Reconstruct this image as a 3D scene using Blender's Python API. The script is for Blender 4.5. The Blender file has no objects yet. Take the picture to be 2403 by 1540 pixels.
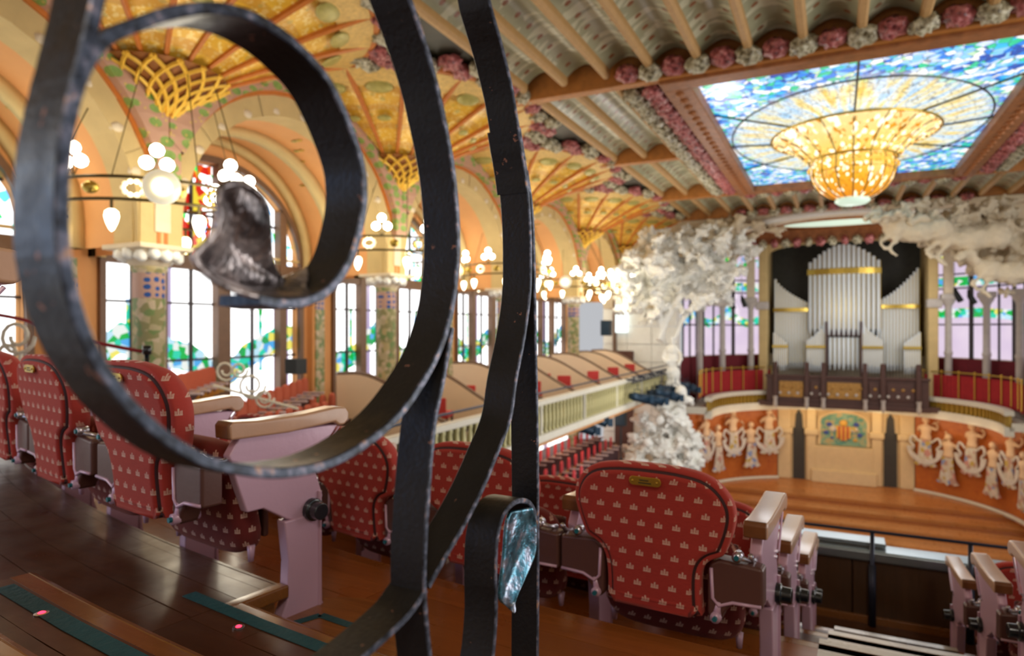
import bpy, bmesh, math, random
from math import pi, sin, cos, tan, sqrt, atan2, radians as R_
from mathutils import Vector, Matrix
import numpy as np
random.seed(7)
C = bpy.context.scene.collection
SC = bpy.context.scene
# ------------------------------------------------------------------ camera, world, exposure
F_PX = 1540.0; YAW = R_(26.2); CX = -0.37
cam = bpy.data.cameras.new('camera'); camo = bpy.data.objects.new('camera', cam); C.objects.link(camo)
camo.location = (CX, 0, 0); camo.rotation_euler = (pi/2, 0, YAW)
cam.sensor_width = 36; cam.lens = F_PX/2403*36; cam.clip_start = .02; cam.clip_end = 200
cam.dof.use_dof = True; cam.dof.focus_distance = 1.1; cam.dof.aperture_fstop = 4.0
SC.camera = camo
SC.cycles.max_bounces = 6; SC.cycles.diffuse_bounces = 3; SC.cycles.glossy_bounces = 3; SC.cycles.sample_clamp_indirect = 6
SC.view_settings.view_transform = 'Standard'; SC.view_settings.look = 'None'
SC.view_settings.exposure = 0.0; SC.view_settings.gamma = 1.0; SC.view_settings.use_curve_mapping = False
w = bpy.data.worlds.new('world'); SC.world = w; w.use_nodes = True
w.node_tree.nodes['Background'].inputs[0].default_value = (.93, .95, 1.0, 1)
w.node_tree.nodes['Background'].inputs[1].default_value = 0.55
def lamp(kind, name, loc, energy, col=(1,1,1), size=.3, rot=(0,0,0), spot=None):
    l = bpy.data.lights.new(name, kind); l.energy = energy; l.color = col
    if kind == 'AREA': l.size = size
    elif kind != 'SUN': l.shadow_soft_size = size
    if spot: l.spot_size = spot; l.spot_blend = .6
    o = bpy.data.objects.new(name, l); o.location = loc; o.rotation_euler = rot; C.objects.link(o); return o
def wp(lat, dep, z=0.0):            # camera-relative metres (right, forward, up) -> place in the hall
    return Vector((CX + lat*cos(YAW) - dep*sin(YAW), lat*sin(YAW) + dep*cos(YAW), z))

# ------------------------------------------------------------------ material builder
class V:
    def __init__(s, b, k): s.b = b; s.k = k
    def _m(s, op, o=None, c=None): return s.b.m(op, s, o, c)
    def __add__(s, o): return s._m('ADD', o)
    __radd__ = __add__
    def __sub__(s, o): return s._m('SUBTRACT', o)
    def __rsub__(s, o): return s.b.m('SUBTRACT', o, s)
    def __mul__(s, o): return s._m('MULTIPLY', o)
    __rmul__ = __mul__
    def __truediv__(s, o): return s._m('DIVIDE', o)
    def lt(s, o): return s._m('LESS_THAN', o)
    def gt(s, o): return s._m('GREATER_THAN', o)
    def abs(s): return s._m('ABSOLUTE')
    def sin(s): return s._m('SINE')
    def floor(s): return s._m('FLOOR')
    def fract(s): return s._m('FRACT')
    def max(s, o): return s._m('MAXIMUM', o)
    def min(s, o): return s._m('MINIMUM', o)
    def sqrt(s): return s._m('SQRT')
    def mod(s, o): return s._m('FLOORED_MODULO', o)
class B:
    def __init__(s, name, rough=.5, metal=0.0, col=(.5,.5,.5), spec=None, coat=0.0):
        s.mat = bpy.data.materials.new(name); s.mat.use_nodes = True
        s.nt = s.mat.node_tree; s.bs = s.nt.nodes['Principled BSDF']
        s.set('Roughness', rough); s.set('Metallic', metal); s.set('Base Color', col)
        if spec is not None: s.set('Specular IOR Level', spec)
        if coat: s.set('Coat Weight', coat); s.set('Coat Roughness', .15)
    def link(s, v, inp):
        if isinstance(v, V): s.nt.links.new(v.k, inp)
        elif isinstance(v, (tuple, list)):
            inp.default_value = tuple(v) + ((1,) if len(v) == 3 and len(inp.default_value) == 4 else ())
        else: inp.default_value = v
    def set(s, n, v): s.link(v, s.bs.inputs[n])
    def node(s, t): return s.nt.nodes.new(t)
    def m(s, op, a, b=None, c=None):
        n = s.node('ShaderNodeMath'); n.operation = op; s.link(a, n.inputs[0])
        if b is not None: s.link(b, n.inputs[1])
        if c is not None: s.link(c, n.inputs[2])
        return V(s, n.outputs[0])
    def co(s, kind='Object'):
        n = s.node('ShaderNodeTexCoord'); return V(s, n.outputs[kind])
    def wpos(s):
        n = s.node('ShaderNodeNewGeometry'); return V(s, n.outputs['Position'])
    def xyz(s, v):
        n = s.node('ShaderNodeSeparateXYZ'); s.link(v, n.inputs[0]); return [V(s, o) for o in n.outputs]
    def vec(s, x, y, z):
        n = s.node('ShaderNodeCombineXYZ')
        for i, q in enumerate((x, y, z)): s.link(q, n.inputs[i])
        return V(s, n.outputs[0])
    def scale(s, v, sc):
        n = s.node('ShaderNodeMapping'); s.link(v, n.inputs['Vector']); n.inputs['Scale'].default_value = sc; return V(s, n.outputs[0])
    def noise(s, v, sc, det=3, out='Fac', rough=.55, dist=0):
        n = s.node('ShaderNodeTexNoise'); s.link(v, n.inputs['Vector']); n.inputs['Scale'].default_value = sc
        n.inputs['Detail'].default_value = det; n.inputs['Roughness'].default_value = rough; n.inputs['Distortion'].default_value = dist
        return V(s, n.outputs[out])
    def vor(s, v, sc, out='Distance', feat='F1', rnd=1.0):
        n = s.node('ShaderNodeTexVoronoi'); n.feature = feat; s.link(v, n.inputs['Vector'])
        n.inputs['Scale'].default_value = sc; n.inputs['Randomness'].default_value = rnd
        return V(s, n.outputs[out])
    def ramp(s, f, stops, interp='LINEAR'):
        n = s.node('ShaderNodeValToRGB'); n.color_ramp.interpolation = interp; e = n.color_ramp.elements
        while len(e) < len(stops): e.new(.5)
        for i, (p, c) in enumerate(stops):
            e[i].position = p; e[i].color = (c[0], c[1], c[2], 1) if isinstance(c, (tuple, list)) else (c, c, c, 1)
        s.link(f, n.inputs[0]); return V(s, n.outputs[0])
    def mix(s, f, a, b, mode='MIX'):
        n = s.node('ShaderNodeMix'); n.data_type = 'RGBA'; n.blend_type = mode
        s.link(f, n.inputs[0]); s.link(a, n.inputs[6]); s.link(b, n.inputs[7]); return V(s, n.outputs[2])
    def bump(s, h, st=.3, d=.01):
        n = s.node('ShaderNodeBump'); s.link(h, n.inputs['Height']); n.inputs['Strength'].default_value = st
        n.inputs['Distance'].default_value = d; s.nt.links.new(n.outputs[0], s.bs.inputs['Normal'])
    def emit(s, col, st):
        s.set('Emission Color', col); s.set('Emission Strength', st)
def simple(name, col, rough=.5, metal=0, var=.25, sc=6, bump=0, coat=0, bsc=60):
    b = B(name, rough, metal, col, coat=coat); p = b.co()
    n = b.noise(p, sc, 4)
    b.set('Base Color', b.mix(n, tuple(c*(1-var) for c in col), tuple(min(1, c*(1+var)) for c in col)))
    if bump: b.bump(b.noise(p, bsc, 3), bump, .01)
    return b.mat
M = {}
# painted iron with chipped edges
b = B('black_iron', .42, 0, (.009,.0075,.0065), spec=.27, coat=.05); p = b.wpos()
n1 = b.noise(p, 45, 4); n2 = b.noise(p, 160, 3)
chip = b.m('MULTIPLY', n1.gt(.66), n2.gt(.55))
b.set('Base Color', b.mix(chip, b.mix(b.noise(p, 12, 3), (.006,.0055,.006), (.022,.019,.016)), (.30,.13,.08)))
b.set('Roughness', b.ramp(n1, [(.3,.32),(.7,.52)])); b.bump(b.noise(p, 220, 4), .28, .002); M['iron'] = b.mat
# worn edge of the iron: chips, plus a bluish window sheen put into the colour
b = B('worn_sheen_iron', .38, .35, (.12,.13,.17), spec=.5, coat=.1); p = b.wpos()
n1 = b.noise(p, 90, 4)
b.set('Base Color', b.ramp(n1, [(.35,(.012,.015,.025)),(.52,(.07,.09,.14)),(.62,(.22,.22,.30)),(.70,(.5,.3,.22))])); b.bump(n1, .5, .002); M['worn_sheen'] = b.mat
# crown fabric
def crown_mat(name, base, lo):
    b = B(name, .9, 0, base); x, y, z = b.xyz(b.co()); x = x + y
    PX, PZ = .055, .048
    r = (z/PZ).floor(); u = ((x/PX + r.mod(2.0)*.5).fract() - .5)*PX; v = ((z/PZ).fract() - .5)*PZ
    a = u.abs()
    bar = a.lt(.0120)*(v+.0075).abs().lt(.0018)
    mid = a.lt(.0024)*(v-.0005).abs().lt(.0095)
    sidep = (a-.0098).abs().lt(.0017)*(v+.0025).abs().lt(.0065)
    inn = (a-.0056).abs().lt(.0013)*(v+.0020).abs().lt(.0055)
    k = bar.max(mid).max(sidep).max(inn)
    p = b.co(); n = b.noise(b.scale(p, (60, 60, 400)), 1, 2); n2 = b.noise(p, 9, 3)
    c = b.mix(n, lo, base); c = b.mix(n2*.5, c, tuple(q*.6 for q in base))
    b.set('Base Color', b.mix(k*.85, c, (.78,.52,.40))); b.bump(b.noise(p, 700, 2), .3, .002)
    b.set('Sheen Weight', .25); b.set('Sheen Tint', (1,.5,.4)); return b.mat
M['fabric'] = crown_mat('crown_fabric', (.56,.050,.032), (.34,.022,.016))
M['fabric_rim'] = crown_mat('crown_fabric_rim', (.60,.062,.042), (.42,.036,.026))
M['fabric_shaded'] = crown_mat('crown_fabric_shaded', (.22,.018,.014), (.12,.009,.008))  # same crown fabric, with the shade under the backs put into its colour
M['piping'] = simple('dark_piping', (.05,.012,.012), .7)
M['mauve'] = simple('mauve_metal', (.66,.42,.54), .34, .1, .08, 5, .05, .3)
M['housing'] = simple('brown_mauve_housing', (.12,.050,.038), .42, .1, .12, 6, .06, .2)
M['arm'] = simple('pale_varnished_wood', (.62,.36,.22), .3, 0, .18, 9, .05, .5)
M['arm_end'] = simple('end_grain', (.20,.075,.02), .5, 0, .3, 30)
M['steel'] = simple('brushed_steel', (.62,.60,.66), .25, .9, .1)
M['teal_bolt'] = simple('teal_bolt', (.02,.20,.24), .3, .3)
M['black_rubber'] = simple('black_knob', (.006,.012,.016), .22, 0, .3, 9, 0, .6)
M['brass'] = simple('brass', (.62,.40,.06), .28, .8, .15, 20, .05)
M['ink'] = simple('engraving', (.05,.035,.005), .6)
def wood(name, lo, hi, rough=.28, sc=(2, 30, 30), seed=0):
    b = B(name, rough, 0, hi, coat=.18); p = b.co()
    info = b.node('ShaderNodeObjectInfo'); rnd = V(b, info.outputs['Random'])
    x, y, z = b.xyz(p); pv = b.vec(x + rnd*37.0, y + rnd*11.0, z)
    n = b.noise(b.scale(pv, sc), 1.2, 5, dist=.8); n2 = b.noise(pv, 1.4, 2)
    c = b.mix(n, lo, hi); c = b.mix(rnd*.55, c, tuple(q*.38 for q in hi)); c = b.mix(n2*.22, c, tuple(min(1,q*1.3) for q in hi))
    b.set('Base Color', c); b.set('Roughness', b.ramp(b.noise(p, 5, 4), [(.3, rough*.7),(.7, rough*1.5)]))
    b.bump(n, .12, .003); return b.mat
M['wood_dark'] = wood('dark_parquet', (.040,.012,.004), (.135,.045,.012), .38)
M['wood_orange'] = wood('orange_parquet', (.17,.045,.007), (.48,.15,.028), .32)
M['wood_edge'] = wood('varnished_nosing', (.10,.03,.006), (.40,.15,.03), .22)
M['wood_stage'] = wood('stage_boards', (.28,.09,.018), (.78,.30,.075), .33, (2,24,24))
M['wood_glare'] = wood('glare_pale_wood', (.62,.54,.42), (.86,.80,.70), .25)  # glare on the aisle treads is put into this pale wood colour
M['wood_panel'] = wood('panel_wood', (.03,.014,.006), (.13,.06,.022), .4, (20,20,2))
M['organ_wood'] = simple('organ_casework', (.075,.028,.018), .45, 0, .35, 5, .2)
M['gilt_carve'] = simple('gilt_carving', (.42,.22,.05), .45, .3, .6, 9, .8)
M['tape'] = simple('teal_grip_tape', (.012,.085,.10), .7, 0, .3, 40, .4)
M['led'] = (lambda b: (b.emit((1,.02,.05), 6), b.mat)[1])(B('red_led', .3, 0, (.6,.0,.02)))
M['rail_steel'] = simple('satin_rail', (.30,.36,.40), .3, .8, .15)
M['rail_dark'] = simple('dark_rail', (.03,.035,.06), .4, .5)
# stone, plaster, tile
M['stone'] = simple('ochre_stone', (.60,.44,.19), .75, 0, .16, 3, .5, 0, 14)
M['stone_pale'] = simple('pale_stone', (.72,.60,.42), .75, 0, .2, 4, .6, 0, 20)
M['plaster_orange'] = simple('orange_plaster', (.74,.36,.13), .8, 0, .1, 2, .1)
M['plaster_cream'] = simple('cream_plaster', (.86,.66,.44), .6, 0, .08, 2)
M['white_stone'] = simple('white_carved_stone', (.93,.90,.81), .8, 0, .16, 3, .9, 0, 9)
M['grey_stone'] = simple('grey_marble', (.50,.45,.40), .6, 0, .2, 5, .2)
b = B('leafy_band', .6, 0); p = b.wpos(); x, y, z = b.xyz(p)
v1 = b.vor(b.scale(p, (1,1,1.6)), 3.6, 'Distance', 'F1', .5); v2 = b.noise(p, 9, 3)
c = b.mix(v1.lt(.40), (.52,.30,.20), b.mix(v2, (.10,.24,.04), (.36,.46,.12)))
c = b.mix(b.vor(p, 11, 'Distance').lt(.2), c, (.62,.44,.12)); b.set('Base Color', c); b.bump(v1, .6, .03); M['leafy'] = b.mat
b = B('gold_mosaic_vault', .36, .1); p = b.wpos(); o = b.co(); x, y, z = b.xyz(o)
r = (x*x + y*y).sqrt(); n = b.noise(p, 5, 3); cell = b.vor(p, 26, 'Color'); s1, s2, s3 = b.xyz(cell)
c = b.mix(n, (.66,.30,.015), (.95,.60,.06)); c = b.mix(s1.gt(.78)*.8, c, (.95,.72,.25)); c = b.mix(((r*14.0).sin()).gt(.55)*.45, c, (.50,.20,.02))
c = b.mix(b.vor(p, 4, 'Distance').lt(.22)*.45, c, (.42,.38,.12))
b.set('Base Color', c); b.bump(s2, .5, .01); M['fan'] = b.mat
M['fan_rib'] = simple('terracotta_rib', (.58,.17,.02), .5, 0, .25, 12, .3)
M['fan_lattice'] = simple('yellow_lattice', (.85,.52,.06), .45, .2, .15, 12)
M['fan_dark'] = simple('brown_mosaic', (.30,.10,.012), .5, .1, .5, 20, .4)
M['eye'] = simple('peacock_eye', (.42,.36,.09), .4, .2, .4, 12)
M['rim_mos'] = simple('rim_mosaic', (.70,.44,.12), .4, .2, .5, 14, .7)
b = B('ceiling_tile', .32, 0); p = b.wpos(); x, y, z = b.xyz(p)
n = b.noise(p, 2.2, 3); cel = b.vor(b.scale(p, (3.5, 9, 1)), 1, 'Color'); c1, c2, c3 = b.xyz(cel)
c = b.mix(n, (.27,.27,.15), (.52,.52,.33)); c = b.mix(c1.gt(.74)*.6, c, (.80,.78,.55))
fy = ((y/.42).fract()-.5).abs(); fx = (((x+.41)/.41).fract()-.5).abs()
c = b.mix((fy*fy*(.42*.42) + fx*fx*(.41*.41)).sqrt().lt(.05), c, (.30,.10,.03)); b.set('Base Color', c); b.bump(c2, .3, .01); M['ceil'] = b.mat
M['ceil_rib'] = simple('tan_rib', (.52,.30,.11), .55, 0, .2, 9, .3)
M['beam'] = simple('orange_beam', (.46,.17,.03), .5, 0, .45, 7, .5)
M['beam_carved'] = simple('carved_brown_beam', (.33,.12,.035), .5, .1, .6, 7, .9, 0, 12)
M['dark_void'] = simple('dark_void_backing', (.030,.028,.015), .5, 0, .6, 4)  # backing sheets; the shade of ceiling voids and organ opening put into their colour
b = B('white_rose', .35, 0); p = b.co(); n = b.noise(p, 9, 3); b.set('Base Color', b.ramp(n, [(.36,(.12,.09,.04)),(.5,(.50,.44,.28)),(.68,(.74,.70,.52))])); b.bump(b.vor(p, 10), .8, .03); M['rose_w'] = b.mat
b = B('pink_rose', .35, 0); p = b.co(); n = b.noise(p, 9, 3); b.set('Base Color', b.ramp(n, [(.34,(.12,.02,.02)),(.5,(.46,.12,.11)),(.7,(.66,.27,.25))])); b.bump(b.vor(p, 10), .8, .03); M['rose_p'] = b.mat
# column mosaic
b = B('column_mosaic', .4, 0); p = b.wpos(); x, y, z = b.xyz(p)
cell = b.vor(p, 11, 'Color'); c1, c2, c3 = b.xyz(cell)
c = b.ramp(c1, [(0,(.30,.28,.12)),(.3,(.50,.42,.24)),(.55,(.20,.28,.10)),(.75,(.62,.50,.34)),(.9,(.52,.42,.2))], 'CONSTANT')
top = z.gt(.42)*z.lt(.78); c = b.mix(top, c, (.56,.34,.26))
d = b.vor(b.vec(0.0, y*9.0, z*9.0), 1, 'Distance', 'F1', .25); c = b.mix(top*d.lt(.34), c, (.03,.10,.34)); b.set('Base Color', c); M['colmos'] = b.mat
# stained glass in the side windows
PAL = [(0,(.01,.50,.08)),(.2,(.03,.70,.45)),(.36,(.9,.95,.9)),(.52,(.1,.45,.9)),(.66,(.95,.85,.15)),(.78,(.55,.85,1)),(.9,(.03,.4,.12))]
b = B('window_glass', .2, 0, (.5,.5,.5)); p = b.wpos(); x, y, z = b.xyz(p)
c1, c2, c3 = b.xyz(b.vor(p, 7, 'Color')); pal = b.ramp(c1, PAL, 'CONSTANT')
nn = b.noise(b.vec(0.0, y, 0.0), 1.1, 2)
band = (z + .60 - (y*1.9).sin()*.34 - nn*.8 + .35).abs().lt(.27)
band2 = (z + 6.3 - (y*2.2).sin()*.25).abs().lt(.45)
stem = ((y/2.9).fract()-.5).abs().lt(.018)*z.gt(-.9)*z.lt(.5)
top = z.gt(1.95 - .0)*c2.gt(.3)
g = band.max(stem).max(band2)
white = (1.0, 1.0, 1.0)
ly = ((y/2.88 + .35).fract()).lt(.15)*z.lt(1.1)
c = b.mix(ly, white, (.50,.40,.62)); c = b.mix(g, c, pal); c = b.mix(z.gt(1.3)*c3.gt(.62), c, pal)
redz = (((y - 8.55)/5.75 + .5).fract()-.5).abs().lt(.065)*z.gt(1.3)*c2.gt(.35)
c = b.mix(redz, c, b.ramp(c3, [(0,(.8,.02,.01)),(.45,(.95,.10,.01)),(.7,(1,.75,.05))], 'CONSTANT'))
b.set('Base Color', (.0,.0,.0)); b.emit(c, b.mix(g.max(redz).max(ly), (2.3,)*3, (.95,)*3)); M['glass'] = b.mat
b = B('apse_glass', .2, 0, (0,0,0)); p = b.wpos(); x, y, z = b.xyz(p)
c1, c2, c3 = b.xyz(b.vor(p, 5, 'Color')); pal = b.ramp(c1, PAL, 'CONSTANT')
g = (z - .45 - ((x+y)*1.8).sin()*.22).abs().lt(.20).max((z-2.05).abs().lt(.20)).max(z.gt(3.05)*c2.gt(.4)).max(((x+y*.7)*1.1).sin().gt(.94)*z.gt(.4))
n = b.noise(p, .7, 2); c = b.mix(g, b.mix(n, (.62,.48,.72), (.92,.78,.86)), pal); b.emit(c, b.mix(z.gt(.7), (1.0,)*3, (.95,)*3)); M['glass_apse'] = b.mat
M['frame_brown'] = simple('window_wood', (.16,.085,.045), .5, 0, .25, 8)
M['frame_dark'] = simple('dark_mullion', (.035,.022,.022), .5)
# skylight
b = B('skylight_glass', .2, 0, (0,0,0)); o = b.co(); x, y, z = b.xyz(o)
c1, c2, c3 = b.xyz(b.vor(o, 6.5, 'Color')); edge = b.vor(o, 6.5, 'Distance', 'DISTANCE_TO_EDGE')
n = b.noise(o, 1.3, 3)
pal = b.ramp(c1*.75 + (n-.5)*.9 + .1, [(0,(.01,.08,.42)),(.16,(.02,.22,.75)),(.3,(.04,.50,.85)),(.38,(.03,.58,.30)),(.5,(.25,.60,.95)),(.60,(.55,.70,.98)),(.70,(1,1,1)),(.86,(.5,.75,.5))], 'CONSTANT')
rr = (x*x + y*y*.50).sqrt(); ang = b.m('ARCTAN2', x, y)
st = b.noise(b.vec((ang*14.0), rr*1.2, 0.0), 1.0, 3); sun = b.ramp(st, [(.33,(.90,.60,.12)),(.43,(.95,.84,.42)),(.53,(.80,.90,.95)),(.66,(.35,.66,.95))]); fine = ((ang*14.0).fract()-.5).abs(); sun = b.mix(fine.lt(.045)*.5, sun, (.35,.30,.12)); sun = b.mix(((rr*3.2).fract()-.5).abs().lt(.05)*.35, sun, (.40,.36,.2))
k = b.m('SMOOTH_MIN', ((2.85 - rr)*2.2).max(0.0), 1.0, .1)
c = b.mix(k, pal, sun); c = b.mix(edge.lt(.035)*.7, c, (.02,.03,.08))
b.emit(c, b.mix(k, (1.3,)*3, (1.18,)*3)); M['skyglass'] = b.mat
b = B('amber_glass', .15, 0, (.5,.2,.01)); o = b.co(); x, y, z = b.xyz(o); ang = b.m('ARCTAN2', x, y)
cv = b.vec(ang*10.0, z*9.0, 0.0); c1, c2, c3 = b.xyz(b.vor(cv, 1.5, 'Color')); dd = b.vor(cv, 1.5, 'Distance')
hot = b.ramp((z+1.65)/1.6, [(0,(.80,.22,.01)),(.35,(.95,.50,.04)),(.7,(1,.75,.20)),(1,(1,.86,.42))])
c = b.mix(c1.gt(.84), hot, (1,.95,.72)); c = b.mix(dd.gt(.70), c, (.55,.24,.02)); b.emit(c, b.mix(c1.gt(.84), (.92,)*3, (1.6,)*3)); M['amber'] = b.mat
M['lead'] = simple('skylight_lead', (.05,.04,.03), .5, .3)
M['opal'] = (lambda b: (b.emit((.62,.80,.64), .75), b.mat)[1])(B('opal_glass', .3, 0, (.5,.6,.5)))
M['bulb'] = (lambda b: (b.emit((1,.93,.78), 7), b.mat)[1])(B('lit_bulb', .3, 0, (1,1,1)))
M['pear'] = (lambda b: (b.emit((1,.86,.62), 5), b.mat)[1])(B('lit_pear_bulb', .3, 0, (1,1,1)))
b = B('crystal_lamp', .15, 0, (.8,.75,.6)); o = b.co(); x, y, z = b.xyz(o); rr = (x*x+z*z).sqrt()
b.emit(b.ramp(rr/.22, [(0,(1,1,.9)),(.45,(1,.85,.45)),(.8,(.55,.5,.35)),(1,(.7,.65,.5))]), b.ramp(rr/.22, [(0,1.0),(.4,.6),(.6,.12),(1,.1)])*7.0); M['crystal'] = b.mat
M['gold'] = simple('aged_gold', (.55,.38,.07), .3, .75, .3, 14)
M['bronze'] = simple('bronze_ring', (.10,.07,.02), .45, .5, .3, 20)
# organ, stage wall
b = B('organ_pipe', .32, .0, (.80,.86,.88), coat=.3); M['pipe'] = b.mat
M['velvet'] = simple('red_velvet', (.36,.012,.014), .85, 0, .3, 6)
M['velvet_dark'] = simple('dark_red_velvet', (.14,.006,.012), .85, 0, .3, 6)
b = B('red_mosaic', .45, 0); p = b.wpos(); c1, c2, c3 = b.xyz(b.vor(p, 7, 'Color')); n = b.noise(p, 1.3, 3)
b.set('Base Color', b.mix(n, b.mix(c1, (.38,.070,.014), (.52,.13,.02)), (.60,.18,.03))); M['mosaic_red'] = b.mat
M['muse'] = simple('muse_stone', (.78,.55,.34), .6, 0, .1, 4, .2)
b = B('mosaic_skirt', .5, 0); p = b.wpos(); c1, c2, c3 = b.xyz(b.vor(p, 5.5, 'Color'))
info = b.node('ShaderNodeObjectInfo'); rnd = V(b, info.outputs['Random'])
b.set('Base Color', b.ramp((c1*.8+rnd).fract(), [(0,(.62,.56,.46)),(.3,(.72,.62,.52)),(.45,(.48,.30,.24)),(.6,(.66,.64,.56)),(.78,(.55,.40,.10)),(.88,(.25,.34,.58)),(.94,(.6,.3,.26))], 'CONSTANT')); M['skirt'] = b.mat
M['garland'] = simple('garland_mosaic', (.66,.62,.56), .5, 0, .35, 5)
b = B('green_crest_mosaic', .5, 0); p = b.wpos(); c1, c2, c3 = b.xyz(b.vor(p, 6, 'Color'))
b.set('Base Color', b.ramp(c1, [(0,(.14,.34,.26)),(.4,(.24,.42,.28)),(.7,(.40,.44,.24)),(.88,(.50,.42,.20))], 'CONSTANT')); M['crest'] = b.mat
M['crest_shield'] = simple('shield_yellow', (.72,.40,.06), .5); M['crest_red'] = simple('shield_red', (.50,.07,.03), .5); M['crest_blue'] = simple('crest_blue', (.05,.09,.38), .5)
M['door_stone'] = simple('warm_door_stone', (.82,.62,.34), .65, 0, .1, 4, .3)
M['dark_door'] = simple('dark_door', (.05,.045,.035), .5)
M['fascia_gold'] = simple('gilt_fascia', (.42,.26,.035), .4, .35, .35, 5, .4)
M['fascia_white'] = simple('white_moulding', (.72,.68,.56), .5, 0, .1, 5, .2)
M['baluster'] = simple('yellow_glass_baluster', (.66,.60,.30), .3, .1, .25, 9)
M['baluster_back'] = simple('olive_fascia_ground', (.20,.17,.05), .6)
M['spot_body'] = simple('blue_black_lamp_body', (.010,.035,.065), .4, .3)
M['speaker'] = simple('black_speaker', (.012,.014,.014), .6)
M['seat_red'] = simple('far_red_upholstery', (.46,.085,.035), .8, 0, .2, 5)
M['seat_red2'] = simple('stalls_red_upholstery', (.62,.05,.06), .8, 0, .2, 5)
M['box_red'] = simple('box_chair_red', (.50,.035,.03), .8)
M['seat_dark'] = simple('far_seat_frame', (.10,.05,.055), .5, .1)
M['seat_arm'] = simple('far_seat_arm', (.55,.42,.42), .4)
M['lower_wood'] = simple('brown_panelling', (.10,.035,.02), .5, 0, .3, 2)
M['carpet'] = simple('gallery_floor', (.11,.045,.025), .7)
M['rope'] = simple('red_rope', (.30,.012,.02), .7)
M['screen'] = (lambda b: (b.emit((.8,.92,.95), 1.3), b.mat)[1])(B('lit_doorway_glass', .3, 0, (.6,.7,.7)))

# ------------------------------------------------------------------ geometry helpers
def me_obj(name, verts, faces, mat, parent=None, smooth=False, mats=None, fm=None):
    m = bpy.data.meshes.new(name); m.from_pydata([tuple(v) for v in verts], [], faces)
    for q in (mats or [mat]): m.materials.append(q)
    if fm: m.polygons.foreach_set('material_index', fm)
    if smooth: m.polygons.foreach_set('use_smooth', [True]*len(m.polygons))
    m.update(); o = bpy.data.objects.new(name, m); C.objects.link(o)
    if parent: o.parent = parent
    return o
def ob(name, bm, mat, parent=None, smooth=False, bevel=0, seg=2):
    m = bpy.data.meshes.new(name); bmesh.ops.recalc_face_normals(bm, faces=bm.faces[:]); bm.to_mesh(m); bm.free(); m.materials.append(mat)
    if smooth: m.polygons.foreach_set('use_smooth', [True]*len(m.polygons))
    o = bpy.data.objects.new(name, m); C.objects.link(o)
    if parent: o.parent = parent
    if bevel:
        md = o.modifiers.new('b', 'BEVEL'); md.width = bevel; md.segments = seg; md.limit_method = 'ANGLE'; md.angle_limit = R_(40)
        m.polygons.foreach_set('use_smooth', [True]*len(m.polygons)); wn = o.modifiers.new('w', 'WEIGHTED_NORMAL')
    return o
def tag(o, label=None, cat=None, group=None, kind=None):
    if label: o['label'] = label
    if cat: o['category'] = cat
    if group: o['group'] = group
    if kind: o['kind'] = kind
    return o
def thing(name, label, cat, loc=(0,0,0), rz=0, group=None, kind=None):
    o = bpy.data.objects.new(name, None); C.objects.link(o); o.empty_display_size = .1
    o.location = loc; o.rotation_euler = (0,0,rz); return tag(o, label, cat, group, kind)
def box(bm, lo, hi, mat4=None):
    x0,y0,z0 = lo; x1,y1,z1 = hi
    vs = [bm.verts.new(mat4 @ Vector(c) if mat4 else c) for c in ((x0,y0,z0),(x1,y0,z0),(x1,y1,z0),(x0,y1,z0),(x0,y0,z1),(x1,y0,z1),(x1,y1,z1),(x0,y1,z1))]
    for f in ((0,3,2,1),(4,5,6,7),(0,1,5,4),(1,2,6,5),(2,3,7,6),(3,0,4,7)): bm.faces.new([vs[i] for i in f])
def boxo(name, lo, hi, mat, parent=None, bevel=0):
    bm = bmesh.new(); box(bm, lo, hi); return ob(name, bm, mat, parent, bevel=bevel)
def tube(bm, pts, r, n=8, caps=True, closed=False):
    pts = [Vector(p) for p in pts]; N = len(pts); rings = []
    rr = r if isinstance(r, (list, tuple)) else [r]*N
    up = Vector((0,0,1)); prev = None
    for i, p in enumerate(pts):
        t = (pts[(i+1) % N] - pts[i-1]) if closed else (pts[min(i+1,N-1)] - pts[max(i-1,0)]); t.normalize()
        a = up.cross(t) if prev is None else prev - t*prev.dot(t)
        if a.length < 1e-4: a = Vector((1,0,0)).cross(t)
        a.normalize(); prev = a; c = t.cross(a)
        rings.append([bm.verts.new(p + (a*cos(2*pi*k/n) + c*sin(2*pi*k/n))*rr[i]) for k in range(n)])
    for i in range(N if closed else N-1):
        A, D = rings[i], rings[(i+1) % N]
        for k in range(n): bm.faces.new((A[k], A[(k+1)%n], D[(k+1)%n], D[k]))
    if caps and not closed: bm.faces.new(rings[0][::-1]); bm.faces.new(rings[-1])
def lathe(bm, prof, n=16, a0=0, a1=2*pi, c=(0,0,0), sx=1, sy=1):
    full = abs(a1-a0-2*pi) < 1e-6; K = n if full else n+1; rings = []
    for (r, z) in prof:
        rings.append([bm.verts.new((c[0]+r*cos(a0+(a1-a0)*k/n)*sx, c[1]+r*sin(a0+(a1-a0)*k/n)*sy, c[2]+z)) for k in range(K)])
    for i in range(len(prof)-1):
        for k in range(n): 
            k2 = (k+1) % K
            try: bm.faces.new((rings[i][k], rings[i][k2], rings[i+1][k2], rings[i+1][k]))
            except ValueError: pass
def prism(bm, poly, axis, lo, hi):
    # poly of 2D points, extruded along axis 0/1/2
    def P(a, c, t): return {0:(t,a,c), 1:(a,t,c), 2:(a,c,t)}[axis]
    A = [bm.verts.new(P(a,c,lo)) for a,c in poly]; D = [bm.verts.new(P(a,c,hi)) for a,c in poly]
    n = len(poly); bm.faces.new(A); bm.faces.new(D[::-1])
    for i in range(n): bm.faces.new((A[i], D[i], D[(i+1)%n], A[(i+1)%n]))
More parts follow.
